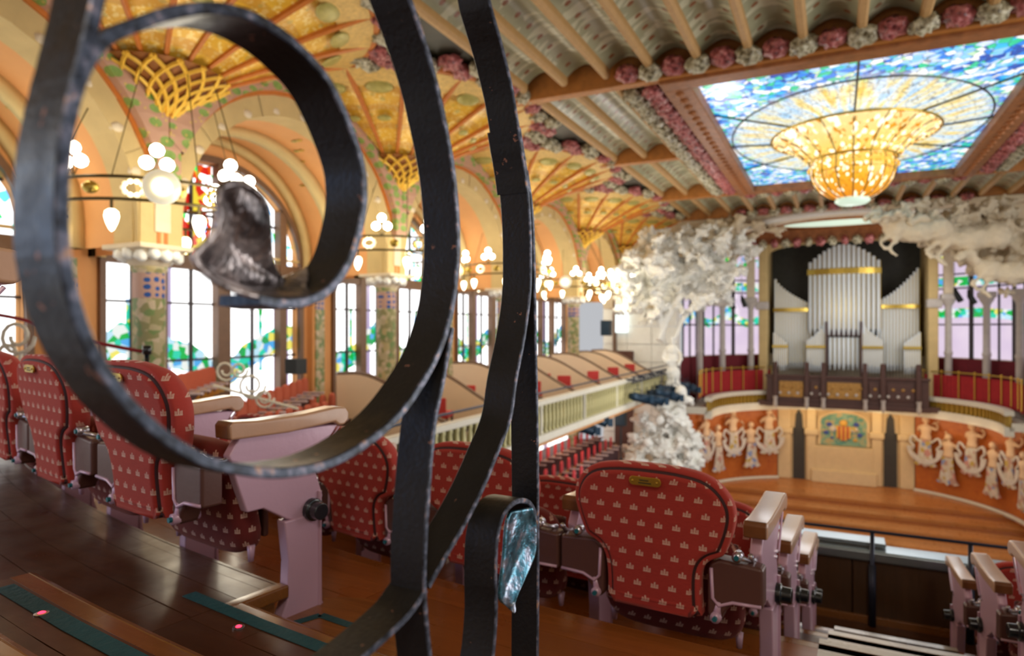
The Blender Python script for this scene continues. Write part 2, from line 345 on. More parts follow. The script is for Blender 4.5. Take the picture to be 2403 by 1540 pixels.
def crom(pts, sub=6):
    P = [Vector(p) for p in pts]; P = [P[0]*2-P[1]] + P + [P[-1]*2-P[-2]]; out = []
    for i in range(1, len(P)-2):
        for s in range(sub):
            t = s/sub; a, b_, c, d = P[i-1], P[i], P[i+1], P[i+2]
            out.append(.5*((2*b_) + (c-a)*t + (2*a-5*b_+4*c-d)*t*t + (3*b_-a-3*c+d)*t*t*t))
    out.append(P[-2]); return out
def dup(root, loc, rz, label=None, group=None):
    r = root.copy(); C.objects.link(r); r.location = loc; r.rotation_euler = (0,0,rz)
    if label: r['label'] = label
    if group: r['group'] = group
    for ch in list(root.children):
        c = ch.copy(); C.objects.link(c); c.parent = r
        for g in ch.children:
            d = g.copy(); C.objects.link(d); d.parent = c
    return r
def copy_part(o, loc, parent, rot=None, sc=None):
    c = o.copy(); C.objects.link(c); c.parent = parent; c.location = loc
    if rot: c.rotation_euler = rot
    if sc: c.scale = sc if isinstance(sc, tuple) else (sc,)*3
    return c
exec_sections = []
# ================================================================== SETTING
H = 4.6; COLS = [0.5, 6.15, 11.7, 17.4, 23.2, 28.3]; WX = -9.2; OX = -11.2
def structure(name, label=None, cat=None):
    return thing(name, label, cat, kind='structure')
# ---------------- ceiling
ceiling = structure('ceiling')
boxo('backing_slab', (-9.6,-4,5.05), (9.6,12.0,5.15), M['dark_void'], ceiling)
boxo('backing_slab', (-9.6,22.8,5.05), (9.6,28.6,5.15), M['dark_void'], ceiling)
boxo('backing_slab', (-9.6,12.0,5.05), (-2.95,22.8,5.15), M['dark_void'], ceiling)
boxo('backing_slab', (2.95,12.0,5.05), (9.6,22.8,5.15), M['dark_void'], ceiling)
boxo('soffit_strip', (-9.45,-4,4.66), (-5.9,28.3,4.72), M['dark_void'], ceiling)
def strip_mesh(L):
    bm = bmesh.new(); n = 8; W_ = .82; rows = []
    for yy in (0, L):
        rows.append([bm.verts.new((-W_/2 + W_*i/n, yy, .02+.24*sin(pi*i/n))) for i in range(n+1)])
    for i in range(n): bm.faces.new((rows[0][i], rows[1][i], rows[1][i+1], rows[0][i+1]))
    e = [bm.verts.new((v.co.x, L, .5)) for v in (rows[1][0], rows[1][-1])]
    o = ob('vault_strip', bm, M['ceil'], ceiling, smooth=True); return o
def rib_mesh(L):
    bm = bmesh.new(); prism(bm, [(-.07,.12),(-.07,-.03),(-.035,-.08),(.035,-.08),(.07,-.03),(.07,.12)], 1, 0, L)
    return ob('vault_rib', bm, M['ceil_rib'], ceiling)
spans = [(-3.6,.35),(.65,6.0),(6.3,11.45),(12.1,17.25),(17.55,22.6),(23.35,27.35)]
for (a, c) in spans:
    s0 = rb0 = None
    for k in range(-8, 12):
        x = k*.82
        if x < -6.2 or x > 9.0: continue
        inside = (a > 11.6 and c < 23)
        def put(o0, mk, xx):
            if o0 is None: o0 = mk(c-a); o0.location = (xx, a, H); return o0
            copy_part(o0, (xx, a, H), ceiling); return o0
        xs = x + .41
        if not (inside and abs(xs) < 4.2): s0 = put(s0, strip_mesh, xs)
        if not (inside and abs(x) < 3.9): rb0 = put(rb0, rib_mesh, x)
for y in (.5, 6.15, 11.78, 17.4, 22.95, 27.5):
    if 12 < y < 22.7: segs = [(-6.6,-3.9),(3.9,9.4)]
    else: segs = [(-6.6,9.4)]
    for (p, q) in segs:
        boxo('ceiling_beam', (p, y-.13, H-.16), (q, y+.13, H+.45), M['beam'], ceiling, .02)
# roses
def rose(name, mat):
    bm = bmesh.new(); bmesh.ops.create_icosphere(bm, subdivisions=3, radius=1)
    for v in bm.verts:
        th = atan2(v.co.y, v.co.x); r = sqrt(v.co.x**2+v.co.y**2)
        k = 1 + .13*sin(6*th + r*9) + .10*sin(13*th - r*14)
        v.co.x *= k*.215; v.co.y *= k*.215; v.co.z *= .13*(1 + .35*sin(r*13 + th))
    return ob(name, bm, mat, ceiling, smooth=True)
rw = rp = None
def put_rose(x, y, z, white, s=1.0):
    global rw, rp
    rot = (random.uniform(-.25,.25), random.uniform(-.25,.25), random.uniform(0,6.28))
    if white:
        if rw is None: rw = rose('ceramic_rose', M['rose_w']); rw['label'] = 'cream glazed ceramic rose'; o = rw; o.location=(x,y,z)
        else: o = copy_part(rw, (x,y,z), ceiling, rot, s)
    else:
        if rp is None: rp = rose('ceramic_rose', M['rose_p']); rp['label'] = 'pink glazed ceramic rose'; o = rp; o.location=(x,y,z)
        else: o = copy_part(rp, (x,y,z), ceiling, rot, s)
for (yy, zz) in ((11.42,4.5),(27.2,4.5),(22.98,4.42)):
    for k in range(-9, 10):
        x = k*.41
        if yy > 20 and yy < 25 and abs(x) > 3: continue
        put_rose(x, yy, zz + (.04 if k % 2 else 0), k % 2 == 0, 1.0)
for sgn in (-1, 1):
    for k in range(24):
        y = 12.25 + k*.435
        put_rose(sgn*3.42, y, 4.47, False); put_rose(sgn*3.86, y+.2, 4.52, True)
for ci, yc in enumerate(COLS):
    for k in range(13):
        a = R_(-60 + k*10)
        x = WX + 3.32*cos(a); y = yc + 3.32*sin(a)
        if y > 27.7 or y < 1: continue
        if any(j != ci and (x-WX)**2 + (y-yj)**2 < 3.1**2 for j, yj in enumerate(COLS)): continue
        put_rose(x, y, 4.55, k % 2 == 0, .95)
        if abs(k-6) > 2: put_rose(x + .36, y + .05, 4.56, k % 2 == 1, .95)
# ---------------- skylight
sk = structure('skylight'); sk.location = (0, 17.4, H)
HX, HY = 2.73, 5.2
def grid_face(bm, holes): pass
bm = bmesh.new(); NA = 64; outer = []; inner = []
RE = (1.75, 1.9)
for i in range(NA):
    a = 2*pi*i/NA; c_, s_ = cos(a), sin(a)
    t = min(HX/abs(c_) if abs(c_) > 1e-6 else 1e9, HY/abs(s_) if abs(s_) > 1e-6 else 1e9)
    outer.append((t*c_, t*s_, .02)); inner.append((RE[0]*c_, RE[1]*s_, -.05))
corn = []
vo = [bm.verts.new(p) for p in outer]; vi = [bm.verts.new(p) for p in inner]
for i in range(NA): bm.faces.new((vo[i], vi[i], vi[(i+1)%NA], vo[(i+1)%NA]))
cs = []
for sx, sy in ((1,1),(-1,1),(-1,-1),(1,-1)):
    cv = bm.verts.new((sx*HX, sy*HY, .02))
    a = atan2(sy*HY, sx*HX) % (2*pi); i = int(a/(2*pi)*NA)
    bm.faces.new((vo[i], vo[(i+1)%NA], cv))
ob('flat_glass', bm, M['skyglass'], sk)
prof = [(1.75,-.05),(1.55,-.13),(1.3,-.28),(1.08,-.46),(.93,-.62),(.88,-.68),(.90,-.75),(.90,-.95),(.84,-1.15),(.70,-1.36),(.52,-1.50),(.36,-1.56)]
bm = bmesh.new(); lathe(bm, prof, 40, sy=1.08); ob('inverted_dome', bm, M['amber'], sk, smooth=True)
bm = bmesh.new(); lathe(bm, [(0,-1.70),(.30,-1.68),(.38,-1.62),(.36,-1.55)], 24); ob('dome_finial', bm, M['opal'], sk, smooth=True)
for i in range(16):
    a = 2*pi*(i+.0)/16; pts = [(r*1.012*cos(a), r*1.09*sin(a), z-.005) for r, z in prof]
    bm = bmesh.new(); tube(bm, pts, .012, 4); ob('dome_rib', bm, M['lead'], sk)
    t = min(HX/abs(cos(a)) if abs(cos(a)) > 1e-6 else 1e9, HY/abs(sin(a)) if abs(sin(a)) > 1e-6 else 1e9)
    if i % 2 == 0:
        bm = bmesh.new(); tube(bm, [(1.75*cos(a), 1.9*sin(a), -.07), (t*cos(a), t*sin(a), 0)], .022, 4); ob('glazing_bar', bm, M['lead'], sk)
for (r, ry, z, w_, mt) in ((1.78,1.93,-.07,.03,'gold'),(.93,1.0,-.66,.03,'gold'),(2.66,3.75,-.02,.02,'lead'),(.88,.95,-.97,.018,'gold')):
    bm = bmesh.new(); tube(bm, [(r*cos(2*pi*i/48), ry*sin(2*pi*i/48), z) for i in range(48)], w_, 6, closed=True); ob('dome_ring', bm, M[mt], sk)
# rows of glass beads round the bell, each row one band of beads
for j, (r, z) in enumerate(((1.66,-.10),(1.42,-.22),(1.2,-.37),(1.0,-.56),(.93,-.84))):
    bm = bmesh.new(); nb = int(r*34)
    for i in range(nb):
        a = 2*pi*i/nb; bmesh.ops.create_icosphere(bm, subdivisions=1, radius=.036, matrix=Matrix.Translation((r*1.02*cos(a), r*1.10*sin(a), z)))
    tag(ob('glass_beads', bm, M['amber'], sk, smooth=True), kind='stuff')
for (lo, hi) in (((-HX-.5,-HY-.42,-.22),(HX+.5,-HY+.02,.3)),((-HX-.5,HY-.02,-.22),(HX+.5,HY+.42,.3)),((-HX-.5,-HY,-.22),(-HX+.02,HY,.3)),((HX-.02,-HY,-.22),(HX+.5,HY,.3))):
    boxo('carved_frame', lo, hi, M['beam_carved'], sk, .03)
for i in range(26):
    for sx in (-1,1):
        bm = bmesh.new(); bmesh.ops.create_icosphere(bm, subdivisions=1, radius=.09, matrix=Matrix.Diagonal((1,1,.5,1)))
        o = ob('carved_boss', bm, M['beam_carved'], sk, smooth=True); o.location = (sx*(HX+.24), -HY+.2+i*.4, -.24)
lamp('AREA', 'skylight_daylight', (0, 17.4, 2.9), 260, (.95,.97,1), 4.0)
lamp('AREA', 'right_side_fill', (9.3, 12.0, .5), 900, (1,.97,.93), 9.0, (0, R_(78), 0))  # unseen area light added at the open right side; no window is built there
lamp('AREA', 'stage_window_daylight', (4.5, 31.0, 1.8), 160, (1,.96,.93), 3.0, (0, R_(70), 0))
lamp('POINT', 'stage_fill', (-3.5, 20.5, 1.5), 160, (1,.96,.9), .6)  # unseen fill light, added to brighten the carving left of the stage
lamp('POINT', 'sculpture_fill', (-3.0, 19.0, -3.5), 170, (1,.98,.95), .5)  # point light added to whiten the sculpture group; no fixture there
lamp('POINT', 'organ_fill', (0, 30.5, 1.0), 130, (.93,.96,1), .6)  # added light that brightens the organ pipes; no fixture there
lamp('AREA', 'left_side_fill', (-6.5, -1.2, 1.2), 38, (.95,.97,1), 2.2, (0, R_(-80), R_(12)))  # unseen area light behind the camera, added to brighten the mauve chair metal
lamp('AREA', 'blue_edge_fill', (-5.0, -2.6, .6), 32, (.10,.42,1), 1.4, (0, R_(-84), R_(35)))  # unseen blue area light, added to tint the iron edges; its source is assumed
lamp('AREA', 'rear_warm_light', (1.2, -2.6, 3.4), 60, (1,.90,.78), 1.2, (R_(50), 0, R_(10)))  # unseen warm area light above and behind the camera
backw = thing('wall_back', kind='structure', label=None, cat=None); boxo('plaster', (-11.2,-4.6,-1.5), (9.6,-4.4,5.1), M['plaster_cream'], backw)

# ---------------- fans (mosaic vaults springing from the columns)
def fan_rz(t): return .12 + 2.88*t, 3.05 + 1.53*(t**.72)
fan0 = None
for ci, yc in enumerate(COLS):
    if fan0 is None:
        fan0 = structure('fan_vault'); fan0.location = (WX+.22, yc, 0)
        NT, NAa = 14, 36; vs = []; fs = []
        for i in range(NT+1):
            r, z = fan_rz(i/NT)
            for j in range(NAa+1):
                a = -pi/2 + pi*j/NAa; ph = (j % 4)/4.0; rr = r*(1 - .03*sin(pi*ph)); vs.append((rr*cos(a), rr*sin(a), z + .05*sin(pi*ph)*i/NT))
        for i in range(NT):
            for j in range(NAa): k = i*(NAa+1)+j; fs.append((k, k+1, k+NAa+2, k+NAa+1))
        me_obj('vault_shell', vs, fs, M['fan'], fan0, True)
        for j in range(0, 10):
            a = -pi/2 + pi*j/9; a = max(-pi/2+.04, min(pi/2-.04, a))
            bm = bmesh.new(); tube(bm, [(fan_rz(t/10)[0]*cos(a), fan_rz(t/10)[0]*sin(a), fan_rz(t/10)[1]-.02) for t in range(2, 11)], [.03+.028*t/8 for t in range(9)], 5); ob('radial_rib', bm, M['fan_rib'], fan0)
        for j in range(9):
            a = -pi/2 + pi*(j+.5)/9
            for (t, sc_) in ((.82, .26),(.56,.14)):
                r, z = fan_rz(t); r2, z2 = fan_rz(t+.05); sl = atan2(z2-z, r2-r)
                bm = bmesh.new(); bmesh.ops.create_uvsphere(bm, u_segments=14, v_segments=6, radius=1)
                for v in bm.verts: v.co = Vector((v.co.x*sc_*.62, v.co.y*sc_, v.co.z*.025))
                o = ob('peacock_eye', bm, M['eye'], fan0, smooth=True); o.location = (r*cos(a), r*sin(a), z-.03); o.rotation_euler = (0, -sl, a)
                o.rotation_mode = 'XYZ'
        bm = bmesh.new(); tube(bm, [(3.02*cos(-pi/2+pi*j/30), 3.02*sin(-pi/2+pi*j/30), 4.56) for j in range(31)], .07, 6); ob('rim_moulding', bm, M['fan_rib'], fan0)
        vs = []; fs = []
        for j in range(37):
            a = -pi/2+pi*j/36
            for r, z in ((2.5,4.40),(2.98,4.53)): vs.append((r*cos(a), r*sin(a), z-.035))
        for j in range(36): fs.append((2*j, 2*j+1, 2*j+3, 2*j+2))
        me_obj('rim_mosaic', vs, fs, M['rim_mos'], fan0, True)
        # lattice basket at the springing
        vs = []; fs = []
        for i in range(6):
            r, z = fan_rz(i*.05); r += .05
            for j in range(19): a = -pi/2+pi*j/18; vs.append((r*cos(a), r*sin(a), z-.05))
        for i in range(5):
            for j in range(18): k = i*19+j; fs.append((k, k+1, k+20, k+19))
        me_obj('basket_ground', vs, fs, M['fan_dark'], fan0, True)
        for s in (-1, 1):
            for j in range(-2, 11):
                pts = []
                for t in range(9):
                    u = t/8; a = -pi/2 + (j + s*u*2.6)*pi/9
                    if -pi/2 <= a <= pi/2: r, z = fan_rz(u*.25); pts.append(((r+.09)*cos(a), (r+.09)*sin(a), z-.08))
                if len(pts) > 2: bm = bmesh.new(); tube(bm, pts, .028, 4); ob('lattice_bar', bm, M['fan_lattice'], fan0)
    else: 
        f = dup(fan0, (WX+.22, yc, 0), 0)
# ---------------- arcade wall, side vaults, outer wall with windows
wall = structure('wall_left')
boxo('lower_wall', (OX-.3,-4,-8.4), (OX,28.3,-5.0), M['plaster_orange'], wall)
def arcpts(yc, a, zs, b_, n=24): return [(yc - a*cos(pi*i/n), zs + b_*sin(pi*i/n)) for i in range(n+1)]
def ribbon(name, A, D, x0, x1, mat, parent, smooth=False):
    # solid ring sector between polylines A and D (y,z), from x0 to x1
    n = len(A); vs = [(x1,y,z) for y,z in A] + [(x1,y,z) for y,z in D] + [(x0,y,z) for y,z in A] + [(x0,y,z) for y,z in D]; fs = []
    for i in range(n-1):
        fs += [(i, i+1, n+i+1, n+i), (2*n+i, 3*n+i, 3*n+i+1, 2*n+i+1), (i, 2*n+i, 2*n+i+1, i+1), (n+i, n+i+1, 3*n+i+1, 3*n+i)]
    return me_obj(name, vs, fs, mat, parent, smooth)
WIN = []; wn = 0
bays = [(-4.5, COLS[0])] + [(COLS[i], COLS[i+1]) for i in range(5)]
for bi, (y0, y1) in enumerate(bays):
    yc = (y0+y1)/2; hb = (y1-y0)/2; a = hb-.34; zs = 1.5
    inn = arcpts(yc, a, zs, 2.2); out = arcpts(yc, a+.26, zs, 2.55); out2 = arcpts(yc, a+.31, zs, 2.62)
    inn = [(inn[0][0], 1.15)] + inn + [(inn[-1][0], 1.15)]; out = [(out[0][0], 1.15)] + out + [(out[-1][0], 1.15)]
    # archivolt in separate voussoirs
    nv = 13
    for v in range(nv):
        i0 = int(v*26/nv); i1 = int((v+1)*26/nv)
        ribbon('voussoir', inn[i0:i1+1], out[i0:i1+1], WX-.24, WX+.26 + (.012 if v % 2 else 0), M['stone'], wall, False)
    ribbon('archivolt_fillet', out, [(y + (-.05 if y < yc else .05), z + (.07 if z > zs else 0)) for y, z in out], WX-.24, WX+.30, M['fan_rib'], wall)
    ob2 = [(min(y1-.01, max(y0+.01, y)), min(z, 4.60)) for y, z in arcpts(yc, a+.80, zs, 3.02)]; ob2 = ob2[3:-3]; oin = out2[3:-3]
    ribbon('leafy_band', oin, ob2, WX-.2, WX+.44, M['leafy'], wall); ribbon('band_moulding', [(y, z-.03) for y, z in ob2[1:-1]], [(y, z+.03) for y, z in ob2[1:-1]], WX+.2, WX+.48, M['fan_rib'], wall)
    top = [(y, 4.66) for y, z in out2]; ribbon('leafy_spandrel', out2, top, WX-.24, WX+.20, M['leafy'], wall)
    # carved keystone relief chain under the arch
    for k in range(3, 24, 2):
        y, z = inn[k]; bm = bmesh.new(); bmesh.ops.create_icosphere(bm, subdivisions=1, radius=.11); o = ob('carved_boss', bm, M['stone_pale'], wall, smooth=True)
        o.location = (WX+.24, yc+(y-yc)*1.02, z+.08); o.scale = (.5,1,.8)
    # barrel vault of the side aisle
    n = len(inn); vs = [(WX-.24,y,z) for y,z in inn] + [(OX,y,z) for y,z in inn]
    me_obj('aisle_vault', vs, [(i, i+1, n+i+1, n+i) for i in range(n-1)], M['plaster_orange'], wall, True)
    for xr in (-10.25, -11.12):
        A = [(yc+(y-yc)*.93, zs+(z-zs)*.93 if z > zs else z) for y, z in inn]; ribbon('aisle_rib', A, inn, xr-.12, xr+.12, M['stone'], wall, True)
    # green sprig of mosaic on the orange vault
    for k in range(9):
        yy, zz = inn[15 + k//2 if k < 8 else 19]; bm = bmesh.new(); bmesh.ops.create_icosphere(bm, subdivisions=1, radius=.08)
        o = ob('mosaic_sprig', bm, M['eye'] if k % 2 else M['gold'], wall, smooth=True); o.location = (WX-.45-.12*k, yc+(yy-yc)*.997, zs+(zz-zs)*.997); o.scale = (1.0,.7,.25)
    # outer wall round the window
    wa, wzs, wb = a-.25, 1.35, 1.85
    wi = arcpts(yc, wa, wzs, wb); wi = [(wi[0][0], -2.2)] + wi + [(wi[-1][0], -2.2)]
    wo = [(yc - hb, -2.2)] + [(yc-hb, 1.4)]*1
    io = arcpts(yc, hb, wzs, 2.4); io = [(io[0][0], -2.2)] + io + [(io[-1][0], -2.2)]
    ribbon('window_surround', wi, io, OX-.25, OX+.0, M['plaster_orange'], wall)
    A2 = arcpts(yc, wa+.10, wzs, wb+.12); A2 = [(A2[0][0], -2.2)] + A2 + [(A2[-1][0], -2.2)]
    ribbon('window_arch_trim', wi, A2, OX-.02, OX+.08, M['frame_brown'], wall)
    # window
    wn += 1; win = structure('window_%d' % wn)
    def topz(y):
        q = (y-yc)/wa; return wzs + wb*sqrt(max(0, 1-q*q))
    lights = [(-2.2,-1.72),(-1.66,-1.32),(-1.1,-.52),(-.47,.02),(.32,.98),(1.03,1.66),(1.86,2.2)]
    s_ = wa/2.26
    for (p, q) in lights:
        p = yc+p*s_; q = yc+q*s_
        for (z0, z1) in ((-2.15,-.62),(-.58,.44),(.48,1.10)):
            me_obj('pane', [(OX-.12,p,z0),(OX-.12,q,z0),(OX-.12,q,z1),(OX-.12,p,z1)], [(0,1,2,3)], M['glass'], win)
        for (z0, z1) in ((1.36,2.15),(2.2,4)):
            n = 5; top = [(p+(q-p)*i/n, min(z1, topz(p+(q-p)*i/n)-.05)) for i in range(n+1)]
            if max(t[1] for t in top) <= z0+.05: continue
            vs = [(OX-.12,p,z0)] + [(OX-.12,y,max(z,z0)) for y, z in top] + [(OX-.12,q,z0)]
            me_obj('pane', vs, [tuple(range(len(vs)))], M['glass'], win)
    if y1 > 4:
        p, q = yc-2.2*s_, yc+2.2*s_
        for (z0, z1) in ((-5.0,-3.9),(-3.85,-2.95)):
            for k in range(6):
                u0 = p+(q-p)*k/6+.03; u1 = p+(q-p)*(k+1)/6-.03
                me_obj('pane', [(OX+.02,u0,z0),(OX+.02,u1,z0),(OX+.02,u1,z1),(OX+.02,u0,z1)], [(0,1,2,3)], M['glass'], win)
    for i in range(len(lights)-1):
        p = yc+lights[i][1]*s_; q = yc+lights[i+1][0]*s_
        boxo('mullion', (OX-.2,p,-2.2), (OX+(.06 if q-p > .15 else -.06),q,topz((p+q)/2)), M['frame_brown' if q-p > .15 else 'frame_dark'], win)
    boxo('transom', (OX-.2,yc-wa,1.10), (OX+.04,yc+wa,1.36), M['frame_brown'], win)
    for z in (-.6,.46,2.175): boxo('glazing_bar', (OX-.18,yc-wa*(.9 if z > 2 else 1),z-.02), (OX-.08,yc+wa*(.9 if z > 2 else 1),z+.02), M['frame_dark'], win)
    # narrow wall pier between windows
    boxo('pier', (OX-.02,y1-.30,-5.0), (OX+.16,y1+.14,1.5), M['plaster_orange'], wall)
    boxo('pier_mosaic', (OX+.15,y1-.22,-2.2), (OX+.19,y1+.06,1.1), M['colmos'], wall)
boxo('pier_cap', (OX,-4.5,1.45), (OX+.05,28.3,1.5), M['stone'], wall)
for yc in COLS[:5]: boxo('column_spandrel', (WX-.24,yc-.36,1.15), (WX+.16,yc+.36,3.2), M['stone'], wall); boxo('band_junction', (WX+.1,yc-.20,2.0), (WX+.42,yc+.20,3.3), M['leafy'], wall)
# columns
col0 = None
for i, yc in enumerate(COLS[1:5]):
    col = structure('column'); col.location = (WX, yc, 0)
    bm = bmesh.new(); lathe(bm, [(.215,-8.3),(.215,.80),(.24,.83),(.24,.88),(.20,.9)], 20); ob('mosaic_shaft', bm, M['colmos'], col, smooth=True)
    bm = bmesh.new(); lathe(bm, [(.22,.86),(.27,.90),(.30,.98),(.40,1.06),(.42,1.14)], 16); box(bm, (-.42,-.42,1.10), (.42,.42,1.17)); ob('capital', bm, M['stone_pale'], col, bevel=.01)
    for k in range(14):
        a = 2*pi*k/14; bm = bmesh.new(); bmesh.ops.create_icosphere(bm, subdivisions=2, radius=.085)
        for v in bm.verts: v.co *= 1+.25*sin(v.co.x*70)*sin(v.co.z*60)
        o = ob('carved_leaf', bm, M['white_stone'], col, smooth=True); o.location = (.36*cos(a), .36*sin(a), 1.02+.03*(k%2)); o.scale = (1,1,1.2)
    boxo('pier', (-.25,-.33,1.15), (.285,.33,2.1), M['stone'], col, .02)
    boxo('pier_panel', (.27,-.12,1.35), (.31,.12,2.0), M['stone_pale'], col, .01)
    boxo('base', (-.3,-.3,-8.4), (.3,.3,-8.1), M['stone'], col)
# ---------------- galleries
gal = structure('balcony_upper')
FX = -6.5
boxo('floor_slab', (OX,4.4,-2.44), (FX-.12,28.0,-2.2), M['carpet'], gal)
boxo('stepped_floor', (OX,4.4,-2.2), (-9.2,13.8,-1.85), M['carpet'], gal)
boxo('soffit', (OX,4.4,-2.75), (FX,28.0,-2.45), M['plaster_orange'], gal)
boxo('upper_moulding', (FX-.05,4.4,-1.78), (FX+.14,28.0,-1.66), M['fascia_white'], gal, .02)
boxo('lower_moulding', (FX-.05,4.4,-2.62), (FX+.16,28.0,-2.44), M['fascia_white'], gal, .02)
boxo('backing', (FX-.1,4.4,-2.5), (FX-.02,28.0,-1.75), M['baluster_back'], gal)
bal0 = None
for k in range(84):
    y = 8.0 + k*.236
    if bal0 is None:
        bm = bmesh.new(); lathe(bm, [(.035,0),(.05,.03),(.03,.08),(.052,.28),(.05,.4),(.03,.56),(.05,.62),(.035,.66)], 8); bal0 = ob('baluster', bm, M['baluster'], gal, smooth=True); bal0.location = (FX+.05, y, -2.44)
    else: copy_part(bal0, (FX+.05, y, -2.44), gal)
for y in [8.0+2.9*k for k in range(7)]: boxo('fascia_pier', (FX-.02,y-.04,-2.5), (FX+.11,y+.04,-1.7), M['fascia_white'], gal, .01)
bm = bmesh.new(); tube(bm, [(FX+.05,8,-1.5),(FX+.05,27.8,-1.5)], .025, 6); ob('handrail', bm, M['rail_dark'], gal)
# swooping cream partitions of the boxes
PART = [10.6,12.9,15.2,17.5,19.8,22.1,24.4,26.4]
for j, y in enumerate(PART):
    n = 20; pts = []
    for i in range(n+1):
        u = i/n; x = -9.6 + u*3.1; s = .5+.5*cos(pi*min(1, max(0,(u-.12)/.88))); z = -1.92 + .95*s + .06*sin(u*pi)
        pts.append((x, z))
    bp = thing('box_partition', None, 'partition', (0, y, 0), 0, 'curved partitions of the boxes')
    bp['label'] = 'cream curved box partition on side balcony, ' + ['nearest of the row','second from the grille','third from the grille','fourth along the balcony','fifth along the balcony','sixth along the balcony','next to last before the stage','last before the white stage sculpture'][j]
    bm = bmesh.new(); prism(bm, [(pts[0][0],-2.2)] + pts + [(pts[-1][0],-2.2)], 1, -.05, .05); ob('panel', bm, M['plaster_cream'], bp)
    bm = bmesh.new(); tube(bm, [(x, 0, z+.02) for x, z in pts], .05, 6); ob('handrail', bm, M['frame_brown'], bp)
st0 = None; sn = 0
ORD = ['first','second','third','fourth','fifth','sixth','seventh']
for j in range(len(PART)-1):
    for q, (dx, dy) in enumerate(((-7.6,.75),(-8.5,1.25))):
        y = PART[j]+dy
        lab = 'low red box chair in the %s side box from the grille, %s' % (ORD[j], 'nearer the balustrade' if q == 0 else 'nearer the windows')
        if st0 is None:
            st0 = thing('box_chair', lab, 'chair', (dx, y, -2.2), .3, 'red chairs in the side boxes')
            boxo('seat', (-.24,-.24,.38), (.24,.24,.50), M['box_red'], st0, .03); boxo('backrest', (-.20,-.26,.5), (.20,-.22,.80), M['box_red'], st0, .02)
            for lx in (-.21,.21):
                for ly in (-.22,.2): boxo('leg', (lx-.02,ly-.02,0), (lx+.02,ly+.02,.38), M['seat_dark'], st0)
        else: dup(st0, (dx, y, -2.2), .3+.2*(sn%3), lab)
        sn += 1
boxo('floor_slab', (OX,4,-5.3), (-6.9,28,-5.0), M['carpet'], structure('balcony_lower'))
fl = structure('floor'); boxo('stalls_floor', (-11.2,2,-8.45), (9.6,28,-8.35), M['wood_dark'], fl)
boxo('parapet_front', (-6.95,4,-5.3), (-6.8,27.8,-4.75), M['stone_pale'], bpy.data.objects['balcony_lower'])

# ---------------- proscenium, stage, apse
pros = structure('wall_stage')
ZA = 4.34
Ai = [(-6.35+12.7*i/32, ) for i in range(33)]
A = [(-6.35*cos(pi*i/32), 1.6 + (ZA-1.6)*sin(pi*i/32)**.8) for i in range(33)]
vs = []; fs = []
for Y in (27.9, 28.6):
    for (x, z) in A: vs.append((x, Y, z))
    for (x, z) in A: vs.append((x, Y, 4.75))
n = 33
for i in range(32):
    fs += [(i, i+1, n+i+1, n+i), (2*n+i, 3*n+i, 3*n+i+1, 2*n+i+1), (i, 2*n+i, 2*n+i+1, i+1)]
me_obj('proscenium_arch', vs, fs, M['stone_pale'], pros)
for sgn in (-1, 1):
    x0, x1 = sorted((sgn*6.35, sgn*9.6))
    if sgn < 0:
        for k in range(17):
            z0 = -8.4+k*.77
            for q in range(3): boxo('ashlar_block', (x0+q*1.085+.008, 27.9-.01*((k+q)%2), z0+.008), (x0+(q+1)*1.085-.008, 28.6, z0+.76), M['white_stone'] if k < 12 else M['stone_pale'], pros, .012)
    else: boxo('side_wall', (x0,27.9,-8.4), (x1,28.6,4.75), M['stone_pale'], pros)
bm = bmesh.new(); tube(bm, [(x, 27.86, z+.12) for x, z in A], .12, 8); ob('arch_moulding', bm, M['white_stone'], pros, smooth=True)
boxo('frieze', (-6.5,27.8,4.40), (6.5,27.95,4.7), M['stone_pale'], pros, .03)
# doorway in the left corner
door = structure('door_1')
boxo('panelling', (-9.0,27.7,-5.0), (-8.2,27.88,-1.0), M['lower_wood'], door); boxo('pane', (-9.0,27.66,-.2), (-8.4,27.70,1.1), M['screen'], door)
boxo('frame', (-9.06,27.6,-1.1), (-8.96,27.88,1.2), M['frame_brown'], door)
# stage floor: stepped boards
stage = structure('stage_floor')
plank_mats = M['wood_stage']; rows_y = 20.5; random.seed(3)
def stage_z(y): return -8.40 + .18*max(0, min(5, int((y-26.6)/1.35)+1)) if y > 26.6 else -8.40
y = 20.5
while y < 36.2:
    hw = 7.2 if y < 28 else (6.35*sqrt(max(0.02, 1-((y+.28-30)/6.9)**2)) if y > 30 else 6.35)
    z = stage_z(y+.01); x = -hw; 
    while x < hw:
        L = random.uniform(2.0, 3.4); x1 = min(hw, x+L)
        boxo('board', (x+.005, y+.004, z-.3), (x1-.005, y+.276, z), plank_mats, stage)
        x = x1
    y += .28
for q in range(6):
    yy = 26.6+1.35*q; hw = 6.3 if yy < 31 else 6.3*sqrt(max(.02, 1-((yy-30)/6.9)**2)); boxo('step_edge', (-hw, yy-.05, stage_z(yy+.1)-.25), (hw, yy+.0, stage_z(yy+.1)-.05), M['wood_orange'], stage)
boxo('stage_apron', (-7.2,20.2,-8.4), (7.2,20.5,-8.2), M['wood_edge'], stage)
